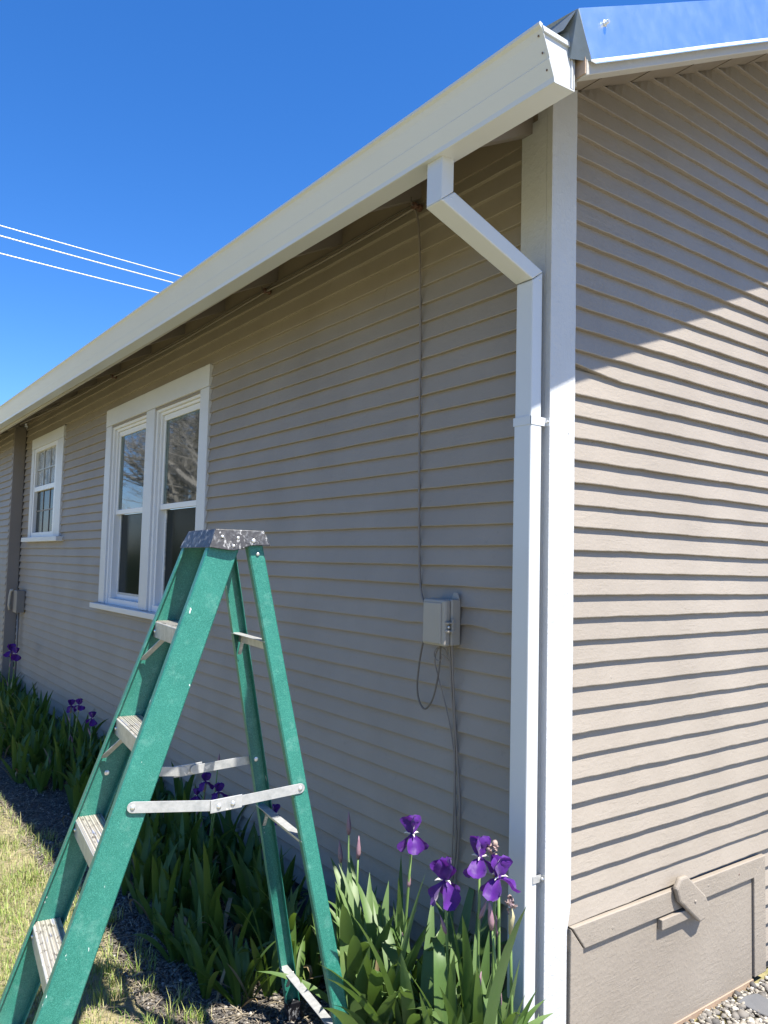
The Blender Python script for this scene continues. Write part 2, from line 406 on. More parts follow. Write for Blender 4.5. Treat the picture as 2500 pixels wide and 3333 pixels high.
# blocking above the boards, roof deck, rafters, fascia, barge board
MB().box(-7.86, -.064, .0, .05, 3.135, 3.25).box(-14.5, -7.99, -.11, .0, 3.05, 3.2).build('frieze_board', M['eave_wood'], house)
rise = lambda x: -.0075*(x-.44)
dk = MB()
def slab(x0, x1, y0, y1, t0, t1):
    dk.hexa([(x0, y0, roof_z(y0)+t0), (x1, y0, roof_z(y0)+t0), (x1, y1, roof_z(y1)+t0), (x0, y1, roof_z(y1)+t0),
             (x0, y0, roof_z(y0)+t1), (x1, y0, roof_z(y0)+t1), (x1, y1, roof_z(y1)+t1), (x0, y1, roof_z(y1)+t1)])
for i in range(30):   # sheathing boards running along x
    y0 = -.405+i*.14
    slab(-14.5, .432, y0, y0+.136, .002*(i % 2), .022)
dk.build('roof_sheathing', M['eave_wood'], house)
rf = MB()
ye, yr = -.43, 3.6
rf.hexa([(-14.5, ye, roof_z(ye)+.024), (.46, ye, roof_z(ye)+.024), (.46, yr, roof_z(yr)+.024), (-14.5, yr, roof_z(yr)+.024),
         (-14.5, ye, roof_z(ye)+.034), (.46, ye, roof_z(ye)+.034), (.46, yr, roof_z(yr)+.034), (-14.5, yr, roof_z(yr)+.034)])
zb = roof_z(yr)
rf.hexa([(-14.5, yr, zb+.024), (.46, yr, zb+.024), (.46, 7.7, zb-.5056*4.1+.024), (-14.5, 7.7, zb-.5056*4.1+.024),
         (-14.5, yr, zb+.034), (.46, yr, zb+.034), (.46, 7.7, zb-.5056*4.1+.034), (-14.5, 7.7, zb-.5056*4.1+.034)])
rf.build('roof', M['roof'], house)
rx = [-.105, -.72, -1.31, -1.93, -2.59, -3.21, -3.85, -4.54, -5.18, -5.8, -6.42, -7.05, -7.67, -8.3, -8.9, -9.5, -10.1]
for x in rx:
    m_ = MB(); y0, y1 = -.385, .05
    m_.hexa([(x-.02, y0, roof_z(y0)-.10), (x+.02, y0, roof_z(y0)-.10), (x+.02, y1, roof_z(y1)-.10), (x-.02, y1, roof_z(y1)-.10),
             (x-.02, y0, roof_z(y0)-.001), (x+.02, y0, roof_z(y0)-.001), (x+.02, y1, roof_z(y1)-.001), (x-.02, y1, roof_z(y1)-.001)])
    m_.build('rafter_tail', M['taupe_z'], house)
MB().box(-14.5, .425, -.408, -.388, 2.915, 3.045).build('fascia', M['cream_wood'], house)
bb = MB(); y0, y1 = -.40, 3.6
bb.hexa([(.43, y0, 3.122+.5056*y0), (.468, y0, 3.122+.5056*y0), (.468, y1, 3.122+.5056*y1), (.43, y1, 3.122+.5056*y1),
         (.43, y0, 3.275+.5056*y0), (.468, y0, 3.275+.5056*y0), (.468, y1, 3.275+.5056*y1), (.43, y1, 3.275+.5056*y1)])
bb.build('barge_board', M['cream_wood'], house, .002)
MB().hexa([(.432, -.4045, 2.925), (.466, -.4045, 2.925), (.466, -.4002, 2.925), (.432, -.4002, 2.925), (.432, -.4045, 3.066), (.466, -.4045, 3.066), (.466, -.4002, 3.066), (.432, -.4002, 3.066)]).build('barge_end_grain', M['raw_wood'], house)
# metal rake flashing with a kicked-out lower lip, a screw, and a bent end
fl = MB()
def prof(y, e=0):   # cross-section points (x, z-offset)
    zz = .5056*y
    wob = .0025*noise.noise(Vector((y*3, 0, 0)))
    return [(.33, y, 3.297+zz), (.474+wob, y, 3.301+zz), (.4735+wob, y, 3.16+zz), (.486+wob, y, 3.146+zz), (.4845+wob, y, 3.143+zz), (.4705+wob, y, 3.158+zz), (.4705+wob, y, 3.296+zz), (.33, y, 3.294+zz)]
ny = 60; V = []
for i in range(ny+1):
    t_ = i/ny; y = -.385+t_*3.985
    pr_ = prof(y)
    if i == 0:   # slanted cut end: top reaches further down the roof
        pr_ = [(p[0], p[1]-.055*max(0, min(1, (p[2]-.5056*y-3.143)/.15)), p[2]-.5056*.055*max(0, min(1, (p[2]-.5056*y-3.143)/.15))) for p in pr_]
    V += pr_
fl.add(V, [(i*8+j, i*8+(j+1) % 8, (i+1)*8+(j+1) % 8, (i+1)*8+j) for i in range(ny) for j in range(8)]+[tuple(range(7, -1, -1)), tuple(ny*8+j for j in range(8))])
flo = fl.build('rake_flashing', M['galv'], house)
# folded end tab: bent in round the board end and a crumpled drip piece
tb = MB()
a_ = (.4735, -.442, 3.076); b_2 = (.474, -.386, 2.958); c_ = (.440, -.432, 2.965); d_ = (.40, -.455, 3.035); e_ = (.33, -.452, 3.066)
tb.add([a_, b_2, c_, d_, e_, (.44, -.437, 3.035)], [(0, 1, 2), (0, 2, 5), (5, 2, 3), (0, 5, 4), (4, 5, 3)])
tbo = tb.build('folded_tab', M['galv_dull'], flo); sm = tbo.modifiers.new('solid', 'SOLIDIFY'); sm.thickness = .0015
tb2 = MB(); tb2.add([(.47, -.442, 3.078), (.33, -.50, 3.045), (.30, -.50, 3.018), (.44, -.46, 3.03), (.33, -.43, 3.08)], [(0, 1, 2, 3), (0, 4, 1)])
t2 = tb2.build('bent_corner', M['galv_dull'], flo); sm = t2.modifiers.new('solid', 'SOLIDIFY'); sm.thickness = .0015
scw = MB(); scw.dome((.4745, -.335, 3.085), (1, 0, 0), .009, .003).tube([(.476, -.335, 3.085), (.487, -.335, 3.085)], .0055, 6); scw.build('screw', M['rivet'], flo, smooth=False)
# gutter
gp = [(-.4120, 3.012), (-.4135, 2.884), (-.487, 2.879), (-.491, 2.880), (-.4935, 2.893), (-.5115, 2.934), (-.5095, 2.9365), (-.531, 2.985), (-.539, 3.0), (-.548, 3.006), (-.549, 3.013), (-.545, 3.016), (-.536, 3.013), (-.537, 3.009), (-.542, 3.009), (-.536, 3.001), (-.529, 2.985), (-.4885, 2.884), (-.484, 2.882), (-.4160, 2.887), (-.4145, 3.012)]
gm = MB(); xs = [.44-14.9*i/60 for i in range(61)]; V = []; n = len(gp)
for x in xs:
    wz = .0012*noise.noise(Vector((x*1.4, 0, 2)))
    V += [(x, y+wz*.8, z+rise(x)+wz) for y, z in gp]
gm.add(V, [(i*n+j, i*n+(j+1) % n, (i+1)*n+(j+1) % n, (i+1)*n+j) for i in range(60) for j in range(n)]+[tuple(range(n-1, -1, -1)), tuple(60*n+j for j in range(n))])
gut = gm.build('gutter', M['gutter'], house)
ec = MB(); ep = [(-.4135, 3.009), (-.4185, 2.8865), (-.4872, 2.882), (-.5105, 2.9345), (-.531, 2.988), (-.5405, 3.009)]
ec.prism([(.4335, y, z) for y, z in ep], (.003, 0, 0))
ec.prism([(.4366, -.4190, 2.888), (.4366, -.4260, 2.888), (.4366, -.4260, 3.0075), (.4366, -.4190, 3.0075)], (.004, 0, 0))
ec.prism([(.4366, -.4265, 3.0075), (.4366, -.5395, 3.0075), (.4366, -.5335, 2.994), (.4366, -.4265, 2.995)], (.006, 0, 0))
ec.build('end_cap', M['gutter'], gut, .0008)
for (y, z) in [(-.5355, 2.988), (-.520, 2.95), (-.503, 2.912)]:
    MB().dome((.425, y, z+.001), (0, -.93, -.37), .003, .0012, 8).build('rivet', M['knob'], gut)
# downspout
def rect_tube(mb, pts, fx, wx=.0365):
    """pts: list of (front(y,z), back(y,z)) section lines; extruded along x with rounded corners by bevel"""
    V = []
    for (f, b_) in pts: V += [(fx-wx, f[0], f[1]), (fx+wx, f[0], f[1]), (fx+wx, b_[0], b_[1]), (fx-wx, b_[0], b_[1])]
    m = len(pts)
    mb.add(V, [(i*4+j, i*4+(j+1) % 4, (i+1)*4+(j+1) % 4, (i+1)*4+j) for i in range(m-1) for j in range(4)]+[(3, 2, 1, 0), tuple((m-1)*4+j for j in range(4))])
DX = -.0485
ds = MB()
rect_tube(ds, [((-.4735, 2.92), (-.4255, 2.92)), ((-.4735, 2.748), (-.4255, 2.786))], DX)     # drop
dso = ds.build('downspout', M['gutter'], house, .004)
d2 = MB(); rect_tube(d2, [((-.4755, 2.7465), (-.4235, 2.7865)), ((-.0765, 2.600), (-.0245, 2.636))], DX, .0380)
d2.build('offset_pipe', M['gutter'], dso, .004)
d3 = MB(); rect_tube(d3, [((-.0745, 2.5985), (-.0265, 2.6345)), ((-.0745, 2.120), (-.0265, 2.120))], DX)
d3.build('upper_pipe', M['gutter'], dso, .004)
d4 = MB(); rect_tube(d4, [((-.0765, 2.148), (-.0250, 2.148)), ((-.0765, .06), (-.0250, .06))], DX, .0378)
d4.build('lower_pipe', M['gutter'], dso, .004)
rivets('screw', [((DX+.0382, -.437, 2.762), (1, 0, 0), .003, .001, 8), ((DX+.0368, -.040, 2.606), (1, 0, 0), .003, .001, 8)], M['rivet'], dso)
st = MB(); z = 2.118; st.box(DX-.0395, DX+.0395, -.0785, -.0768, z, z+.028).box(DX+.038, DX+.0395, -.0785, -.0245, z, z+.028).box(DX+.038, DX+.0396, -.0246, -.0085, z, z+.028).box(DX+.038, DX+.056, -.0085, -.0066, z, z+.028)
s_ = st.build('strap', M['gutter'], dso); MB().dome((DX+.047, -.0088, z+.014), (0, -1, 0), .006, .004, 8).build('screw', M['rivet'], s_)
z = .66; st = MB().box(DX+.0381, DX+.041, -.045, -.0085, z, z+.022).box(DX+.0381, DX+.056, -.0085, -.0066, z, z+.022)
s_ = st.build('strap', M['alu'], dso); MB().dome((DX+.047, -.0088, z+.011), (0, -1, 0), .006, .005, 8).build('screw', M['rivet'], s_)
# ------------------------------------------------------------------ windows
def window_double():
    w_ = MB(); c = w_
    c.box(-4.795, -2.735, -.032, -.001, 2.722, 2.860)                    # head casing
    c.box(-4.795, -4.655, -.029, -.001, 1.282, 2.7195).box(-2.87, -2.738, -.029, -.001, 1.282, 2.7195).box(-3.84, -3.672, -.029, -.001, 1.282, 2.7195)
    wo = c.build('window', M['white_trim'], house, .003)
    wo.location.y = .018
    MB().box(-4.87, -2.665, -.075, .03, 1.238, 1.279).build('sill', M['white_trim'], wo, .004)
    for (a, b_) in ((-4.655, -3.84), (-3.672, -2.87)):
        j = MB()   # stepped jamb
        j.box(a, a+.035, -.014, .09, 1.2795, 2.7195).box(b_-.035, b_, -.014, .09, 1.2795, 2.7195).box(a+.035, b_-.035, -.014, .09, 2.685, 2.7195)
        j.box(a+.0355, a+.066, .004, .09, 1.2795, 2.684).box(b_-.066, b_-.0355, .004, .09, 1.2795, 2.684).box(a+.066, b_-.066, .004, .09, 2.664, 2.684)
        j.box(a+.0355, b_-.0355, -.004, .09, 1.2798, 1.325)
        j.build('frame', M['vinyl'], wo, .002)
        A, B = a+.067, b_-.067
        up = MB().box(A, B, .018, .045, 2.622, 2.662).box(A, A+.035, .018, .045, 2.03, 2.6215).box(B-.035, B, .018, .045, 2.03, 2.6215).box(A, B, .016, .047, 1.992, 2.0295)
        so_ = up.build('upper_sash', M['vinyl'], wo, .002)
        MB().box(A+.034, B-.034, .028, .040, 2.029, 2.623).build('pane', M['glass'], wo)
        MB().box(A+.0345, A+.085, .0268, .0282, 2.0298, 2.6218).box(A+.085, B-.0345, .0268, .0282, 2.598, 2.6218).build('jamb_image_strip', M['jamb'], wo)  # strips laid over the opaque pane, imitating the jamb seen in the glass
        lo = MB().box(A, A+.022, .05, .075, 1.325, 1.991).box(B-.022, B, .05, .075, 1.325, 1.991).box(A+.022, B-.022, .05, .075, 1.3255, 1.358)
        lo.build('lower_sash', M['vinyl'], wo, .002)
        MB().box(A+.0225, A+.036, .052, .062, 1.3585, 1.99).box(B-.036, B-.0225, .052, .062, 1.3585, 1.99).box(A+.036, B-.036, .052, .062, 1.3585, 1.375).build('screen_frame', M['alu'], wo)
        MB().box(A+.021, B-.021, .058, .070, 1.357, 1.992).build('insect_screen', M['screen'], wo)
    return wo
window_double()
def window_small():
    c = MB(); c.box(-7.472, -6.150, -.033, -.001, 2.808, 2.918).box(-7.472, -7.36, -.030, -.001, 1.842, 2.8055).box(-6.375, -6.153, -.030, -.001, 1.842, 2.8055)
    wo = c.build('window', M['white_trim'], house, .003)
    wo.location.y = .018
    MB().box(-7.555, -6.05, -.078, .03, 1.792, 1.8395).build('sill', M['white_trim'], wo, .004)
    MB().box(-7.36, -7.31, -.022, .05, 1.842, 2.8055).box(-6.46, -6.375, -.022, .05, 1.842, 2.8055).box(-7.31, -6.46, -.022, .05, 2.765, 2.8055).box(-7.31, -6.46, -.022, .05, 1.842, 1.892)\
        .box(-7.31, -6.46, -.018, .045, 2.335, 2.385).build('frame', M['vinyl'], wo, .002)
    MB().box(-7.312, -6.458, .006, .02, 2.384, 2.767).build('pane', M['obscured'], wo)
    MB().box(-7.312, -6.458, .014, .028, 1.891, 2.337).build('insect_screen', M['screen'], wo)
    MB().box(-7.025, -7.01, -.002, .0055, 2.386, 2.764).box(-6.755, -6.74, -.002, .0055, 2.386, 2.764).box(-7.309, -6.461, -.0015, .0053, 2.56, 2.575).build('muntins', M['muntin'], wo)
    MB().box(-7.025, -7.01, .008, .0135, 1.893, 2.334).box(-6.755, -6.74, .008, .0135, 1.893, 2.334).box(-7.309, -6.461, .0083, .0133, 2.12, 2.132).build('muntins', M['box_dark'], wo)
window_small()
# ------------------------------------------------------------------ access hatch in the gable wall
def hatch():
    h = MB(); h.prism([(.019, .175, .012), (.019, 1.236, .012), (.019, 1.236, .415), (.019, .175, .415)], (-.017, 0, 0))
    p = h.build('access_hatch', M['taupe'], house); p.location.x = -.012
    t = MB()
    t.prism([(.010, .112, .497), (.010, .176, .417), (.010, 1.238, .414), (.010, 1.330, .487)], (.022, 0, 0))
    t.build('top_rail', M['taupe'], p, .003)
    t = MB(); t.prism([(.010, .110, .493), (.010, .172, .416), (.010, .160, .0), (.010, .106, .0)], (.019, 0, 0)); t.build('side_rail', M['taupe'], p, .003)
    t = MB(); t.prism([(.010, 1.331, .484), (.010, 1.242, .413), (.010, 1.242, .02), (.010, 1.331, .02)], (.019, 0, 0)); t.build('side_rail', M['taupe'], p, .003)
    c = Vector((.0, .762, .448)); ax = Vector((0, .185, -.148)).normalized(); pe = Vector((0, ax.z*-1, ax.y)).normalized(); pe = Vector((0, .148, .185)).normalized()
    L, W_ = .118, .048
    pts = [(-L, -.022), (-L, .022), (-L*.72, W_), (L*.55, W_), (L, .03), (L*1.02, -.02), (L*.8, -W_), (-L*.6, -W_)]
    t = MB(); t.prism([(.034, c.y+ax.y*a+pe.y*b_, c.z+ax.z*a+pe.z*b_) for a, b_ in pts], (.022, 0, 0)); lt = t.build('turn_latch', M['taupe'], p, .008)
    MB().dome((.0565, c.y+.01, c.z-.01), (1, 0, 0), .006, .004, 8).build('nail', M['taupe'], lt)
    MB().box(.0195, .041, .588, .80, .372, .409).build('stop_block', M['taupe'], p, .003)
    MB().dome((.0305, 1.12, .452), (1, 0, 0), .005, .003, 8).build('nail', M['knob'], p)
    MB().box(-.02, .024, .16, 1.24, -.02, .0115).build('sill_board', M['raw_wood'], p)
hatch()
# ------------------------------------------------------------------ utility boxes and cables
def net_box():
    e = tag(empty('utility_box', (-.475, .014, 1.38)), 'beige plastic utility box with side latch, high on the side wall near the corner', 'utility box')
    def b(name, x0, x1, y0, y1, z0, z1, m, bev=.004):
        return MB().box(x0, x1, y0, y1, z0, z1).build(name, m, e, bev)
    b('back_box', -.067, .062, -.060, -.016, -.018, .150, M['box'], .005)
    cov = MB(); cov.box(-.068, .058, -.090, -.0605, -.020, .148); co = cov.build('cover', M['box'], e, .008)
    MB().box(-.060, .040, -.0945, -.0895, -.012, .136).build('raised_panel', M['box'], co, .004)
    MB().prism([(.020, -.020, .150), (.062, -.020, .150), (.050, -.020, .174), (.030, -.020, .174)], (0, -.006, 0)).build('mounting_tab', M['box'], e, .002)
    l = MB(); l.box(.0585, .073, -.088, -.050, .062, .068).box(.0585, .073, -.088, -.050, .032, .038).box(.066, .0735, -.066, -.058, .026, .080)
    lo = l.build('latch', M['box'], e, .001); MB().dome((.0625, -.074, .05), (1, 0, 0), .006, .005, 8).build('screw', M['rivet'], lo)
    return e
net_box()
def cable(name, pts, r, m, label, n=6, smooth_n=6):
    pts = [(p[0], p[1]+.013, p[2]) for p in pts]
    P = [Vector(p) for p in pts]; out = []
    for i in range(len(P)-1):
        a, b_, c, d = P[max(i-1, 0)], P[i], P[i+1], P[min(i+2, len(P)-1)]
        for k in range(smooth_n):
            t_ = k/smooth_n; out.append(.5*((2*b_)+(c-a)*t_+(2*a-5*b_+4*c-d)*t_*t_+(3*b_-a-3*c+d)*t_**3))
    out.append(P[-1]); o = MB().tube(out, r, n).build(name, m, smooth=True); tag(o, label, 'cable'); return o
cable('cable', [(-.702, -.045, 3.10), (-.69, -.03, 3.0), (-.678, -.021, 2.6), (-.668, -.021, 2.1), (-.655, -.021, 1.7), (-.640, -.022, 1.56), (-.61, -.024, 1.50)], .0046, M['cable'],
      'thin painted cable dropping straight down the side wall to the utility box')
cable('cable', [(-.545, -.045, 1.42), (-.575, -.05, 1.38), (-.60, -.05, 1.30), (-.62, -.045, 1.19), (-.61, -.04, 1.13), (-.575, -.04, 1.11), (-.535, -.04, 1.15), (-.51, -.04, 1.22), (-.495, -.04, 1.30), (-.49, -.045, 1.37)], .0036, M['cable_dark'],
      'grey cable hanging in a long loop at the left side of the utility box')
cable('cable', [(-.47, -.05, 1.37), (-.51, -.045, 1.33), (-.525, -.04, 1.29), (-.515, -.035, 1.25), (-.47, -.025, 1.12), (-.44, -.022, 1.02), (-.425, -.022, .9), (-.43, -.022, .6), (-.45, -.022, .2), (-.45, -.022, .01)], .0026, M['cable'],
      'thin cable crossing over from the left to join the cables below the utility box')
cable('cable', [(-.44, -.045, 1.37), (-.445, -.035, 1.32), (-.44, -.03, 1.2), (-.43, -.021, 1.05), (-.42, -.021, .8), (-.41, -.021, .66), (-.43, -.021, .5), (-.445, -.021, .3), (-.45, -.021, .01)], .0036, M['cable'],
      'left one of the two long cables running straight down under the utility box')
cable('cable', [(-.425, -.045, 1.37), (-.43, -.035, 1.28), (-.425, -.025, 1.1), (-.412, -.02, .95), (-.395, -.02, .8), (-.40, -.021, .62), (-.41, -.021, .55), (-.41, -.021, .50)], .0036, M['cable'],
      'right one of the two cables under the utility box, ending above the irises')
th_ = [(-.49+.03*cos(a), -.035-.004*a, 1.325+.024*sin(a)) for a in [0, .8, 1.6, 2.4, 3.2, 4, 4.8, 5.6, 6.4]]
cable('cable', [(-.455, -.045, 1.37)]+th_+[(-.45, -.03, 1.30)], .0022, M['cable'], 'small thin cable coiled in a ring right under the utility box')
# eave cable on knobs
kn = [(-.702, 3.112), (-1.996, 3.112), (-4.623, 3.118), (-8.10, 3.125)]
kt = ['nearest the downspout, where the cable turns down', 'second from the corner, above the blank wall', 'third from the corner, above the double window', 'by the taupe trim post']
for (x, z), l in zip(kn, kt):
    yb = -.112 if x < -7.9 else -.001
    e = tag(empty('cable_insulator', (x, yb, z)), 'small brown cable insulator under the eaves '+l, 'insulator', 'knobs holding the eave cable')
    MB().tube([(0, 0, 0), (0, -.012, 0), (0, -.016, 0), (0, -.026, 0), (0, -.03, 0), (0, -.040, 0)], [.016, .016, .009, .009, .016, .014], 12).build('spool', M['knob'], e, smooth=False)
    MB().tube([(0, -.04, 0), (0, -.05, .002), (.003, -.052, .03)], .003, 6).build('hook', M['cable_dark'], e)
pts = []
ky = lambda x: -.112-.03 if x < -7.9 else -.036
for i in range(len(kn)-1):
    (x0, z0), (x1, z1) = kn[i], kn[i+1]
    for k in range(8):
        t_ = k/8; pts.append((x0+(x1-x0)*t_, ky(x0)+(ky(x1)-ky(x0))*t_, z0+(z1-z0)*t_-.09*t_*(1-t_)*(.45+.3*i)))
pts += [(-8.10, ky(-8.1), 3.125), (-10, ky(-9), 3.11), (-12, ky(-9), 3.12)]
cable('cable', pts, .0062, M['cable'], 'long sagging cable strung under the eaves from knob to knob', smooth_n=2)
cable('cable', [(x, y+.006, z+.02+(.006 if i % 8 else 0)) for i, (x, y, z) in enumerate(pts)], .0036, M['cable_dark'], 'darker cable held tight along the top of the side wall', smooth_n=2)
def meter_box():
    e = tag(empty('junction_box', (-7.60, .014, 1.02)), 'small grey junction box low on the wall beside the taupe trim post', 'electrical box')
    MB().box(-.04, .12, -.10, -.016, .0, .24).build('box_body', M['box_dark'], e, .004)
    MB().tube([(-.09, -.12, .02), (-.095, -.13, .08), (-.09, -.125, .18), (-.075, -.12, .235), (-.05, -.10, .24)], .018, 8).build('elbow_fitting', M['box'], e, smooth=True)
    MB().tube([(.0, -.05, .0), (-.0, -.05, -.3), (-.01, -.05, -1.02)], .013, 8).build('conduit', M['box_dark'], e, smooth=True)
meter_box()
# ------------------------------------------------------------------ overhead wires
for (za, ya, zb_, yb, r, l) in [(14.01, 3.14, 13.79, 10.43, .02, 'topmost'), (13.62, 3.16, 13.43, 9.96, .024, 'middle'), (12.95, 3.20, 12.84, 9.38, .022, 'lowest')]:
    sl = (zb_-za)/(yb-ya); c0 = .0006; ym = (ya+yb)/2-sl/(2*c0); zm = (za+zb_)/2-c0*((ya+yb)/2-ym)**2
    P = [(-30, y, zm+c0*(y-ym)**2) for y in np.linspace(-25, 70, 60)]
    o = MB().tube(P, r, 6).build('power_line', M['wire'], smooth=True)
    tag(o, l+' of the three thin pale power lines crossing the sky behind the gutter', 'power line', 'power lines')

# ------------------------------------------------------------------ step ladder
Q = dict(X0=-.5901, Y0=-.8209, H=1.7459, th=1.44887, sf0=-.12, b=.3337, W=.0958, wo=.1481, m=.0569, sr0=.0242, cc=.2184, Wr=.0505, wr=.1427, mr=.0642, h1=.2974)
lad = tag(empty('step_ladder', (Q['X0'], Q['Y0'], 0), Q['th']), 'green fibreglass step ladder with worn black top cap, standing open on the lawn edge', 'ladder')
tl = Matrix.Rotation(-Q['th'], 3, 'Z') @ Vector((.0068, .0065, 0))
def L3(s, t, h): return (s-tl.x*h, t-tl.y*h, Q['H']-h)
def fr(side, f, h, inn=0): return L3(Q['sf0']-Q['b']*h+f*Q['W'], side*(Q['wo']+Q['m']*h-inn), h)
def re(side, f, h, inn=0): return L3(Q['sr0']+Q['cc']*h-f*Q['Wr'], side*(Q['wr']+Q['mr']*h-inn), h)
def channel(fn, side, h0, h1, fw_, th=.004, rnd=.04):
    """C-section: web outside, two flanges turned inward; f = fraction across the web"""
    tf = th/.09
    prof_ = [(0, fw_), (0, .004), (rnd, 0), (1-rnd, 0), (1, .004), (1, fw_), (1-tf, fw_), (1-tf, th), (tf, th), (tf, fw_)]
    V = []; hs_ = [h0+(h1-h0)*i/6 for i in range(7)]; n = len(prof_)
    for h in hs_: V += [fn(side, f, h, i_) for f, i_ in prof_]
    return MB().add(V, [(i*n+j, i*n+(j+1) % n, (i+1)*n+(j+1) % n, (i+1)*n+j) for i in range(6) for j in range(n)]+[tuple(range(n-1, -1, -1)), tuple(6*n+j for j in range(n))])
for sd_ in (-1, 1):
    f_ = channel(fr, sd_, .03, 1.715, .030).build('front_rail', M['fibre'], lad)
    foot = MB(); foot.hexa([fr(sd_, -.03, 1.745, -.004), fr(sd_, 1.03, 1.745, -.004), fr(sd_, 1.03, 1.745, .035), fr(sd_, -.03, 1.745, .035), fr(sd_, -.03, 1.66, -.004), fr(sd_, 1.03, 1.66, -.004), fr(sd_, 1.03, 1.66, .035), fr(sd_, -.03, 1.66, .035)])
    foot.build('foot', M['cap'], lad, .003)
    channel(re, sd_, .035, 1.72, .026, .0035, .1).build('rear_rail', M['fibre'], lad)
    foot = MB(); foot.hexa([re(sd_, -.03, 1.745, -.004), re(sd_, 1.03, 1.745, -.004), re(sd_, 1.03, 1.745, .03), re(sd_, -.03, 1.745, .03), re(sd_, -.03, 1.67, -.004), re(sd_, 1.03, 1.67, -.004), re(sd_, 1.03, 1.67, .03), re(sd_, -.03, 1.67, .03)])
    foot.build('foot', M['cap'], lad, .003)
for k in range(5):
    h = Q['h1']+.3048*k; w_ = Q['wo']+Q['m']*h-.0045; s0 = Q['sf0']-Q['b']*h+.005; dpt = .074
    def bx(mb, sa, sb, ta, tb, ha, hb): mb.hexa([L3(sa, ta, hb), L3(sb, ta, hb), L3(sb, tb, hb), L3(sa, tb, hb), L3(sa, ta, ha), L3(sb, ta, ha), L3(sb, tb, ha), L3(sa, tb, ha)])
    tr = MB(); bx(tr, s0, s0+dpt, -w_, w_, h, h+.003)
    for i in range(11):
        a = s0+.006+i*.0068
        bx(tr, a, a+.0032, -w_+.002, w_-.002, h-.0022, h+.0005)
    to = tr.build('step', M['tread'], lad)
    ft = MB(); bx(ft, s0-.002, s0+.001, -w_, w_, h+.0005, h+.050); bx(ft, s0+dpt-.001, s0+dpt+.002, -w_, w_, h+.0005, h+.045); bx(ft, s0, s0+.012, -w_, w_, h+.047, h+.05)
    ft.build('step_front', M['alu'], to, .001)
    rivets('rivet', [(L3(s0-.002, sd_*(w_-.025), h+.03), (-1, 0, 0), .006, .004, 8) for sd_ in (-1, 1)], M['rivet'], to)
    if k in (0, 1, 4):
        for sd_ in (-1, 1):
            a = Vector(L3(s0+.012, sd_*(w_-.075), h+.046)); b_ = Vector(fr(sd_, .06, h+.125, .012)); wd = Vector((.02, 0, 0))
            MB().hexa([a, a+wd, a+wd+Vector((0, sd_*.002, .002)), a+Vector((0, sd_*.002, .002)), b_, b_+wd, b_+wd+Vector((0, sd_*.002, .002)), b_+Vector((0, sd_*.002, .002))]).build('step_brace', M['alu'], lad)
for h in (.34, .945, 1.54):
    w_ = Q['wr']+Q['mr']*h-.004; s0 = Q['sr0']+Q['cc']*h-Q['Wr']
    br = MB(); bx(br, s0-.001, s0+.030, -w_, w_, h, h+.0025); bx(br, s0+.0275, s0+.030, -w_, w_, h+.0026, h+.032)
    br.build('rear_brace', M['alu'], lad, .0006)
    for sd_ in (-1, 1):
        a = Vector(L3(s0+.022, sd_*(w_-.05), h+.004)); b_ = Vector(L3(s0+.026, sd_*(w_-.006), h+.075)); wd = Vector((.012, 0, 0)); th2 = Vector((0, sd_*.002, .002))
        MB().hexa([a, a+wd, a+wd+th2, a+th2, b_, b_+wd, b_+wd+th2, b_+th2]).build('step_brace', M['alu'], lad)
# spreaders
for sd_ in (-1, 1):
    def sp(s, h, off): return Vector(L3(s, sd_*(Q['wo']+Q['m']*h+off), h))
    def bar(mb, p0, p1, hw, th=.0025):   # flat bar in the s-h plane with rounded ends
        p0, p1 = Vector(p0), Vector(p1); d = (p1-p0).normalized(); nn = Vector((0, sd_, 0)); up = d.cross(nn).normalized(); P = []
        for c, sg in ((p0, -1), (p1, 1)):
            for k in range(7):
                a = (-pi/2+pi*k/6); P.append(c+d*sg*cos(a)*hw*(1 if 1 else 0)+up*sin(a)*hw*sg)
        mb.prism(P, nn*th)
    m_ = MB(); bar(m_, sp(-.331, .777, .006), sp(-.085, .803, .006), .0155)
    o1 = m_.build('spreader_arm', M['alu'], lad, .0006)
    m_ = MB(); bar(m_, sp(-.045, .800, .003), sp(.1696, .7855, .003), .0150)
    m_.build('spreader_arm', M['alu'], lad, .0006)
    m_ = MB(); p0, p1 = sp(-.113, .803, .009), sp(-.018, .797, .009); up = Vector((0, 0, 1))
    m_.prism([p0-up*.019, p1-up*.019, p1+up*.019, p0+up*.019], Vector((0, sd_*.003, 0)))
    hp_ = m_.build('hinge_plate', M['alu'], lad, .003)
    nn = Vector((0, sd_, 0))
    rivets('rivet', [(q_, nn, .0075, .005) for q_ in (sp(-.088, .804, .012), sp(-.046, .801, .012))], M['rivet'], hp_)
    rivets('pivot_bolt', [(sp(-.331, .777, .0085), nn, .0075, .005), (sp(.1696, .7855, .0055), nn, .0075, .005), (sp(-.331, .777, -.0045), -nn, .0085, .002),
        (Vector(L3(.1696, sd_*(Q['wr']+Q['mr']*.7855-.004), .7855)), -nn, .0085, .002)], M['rivet'], lad)
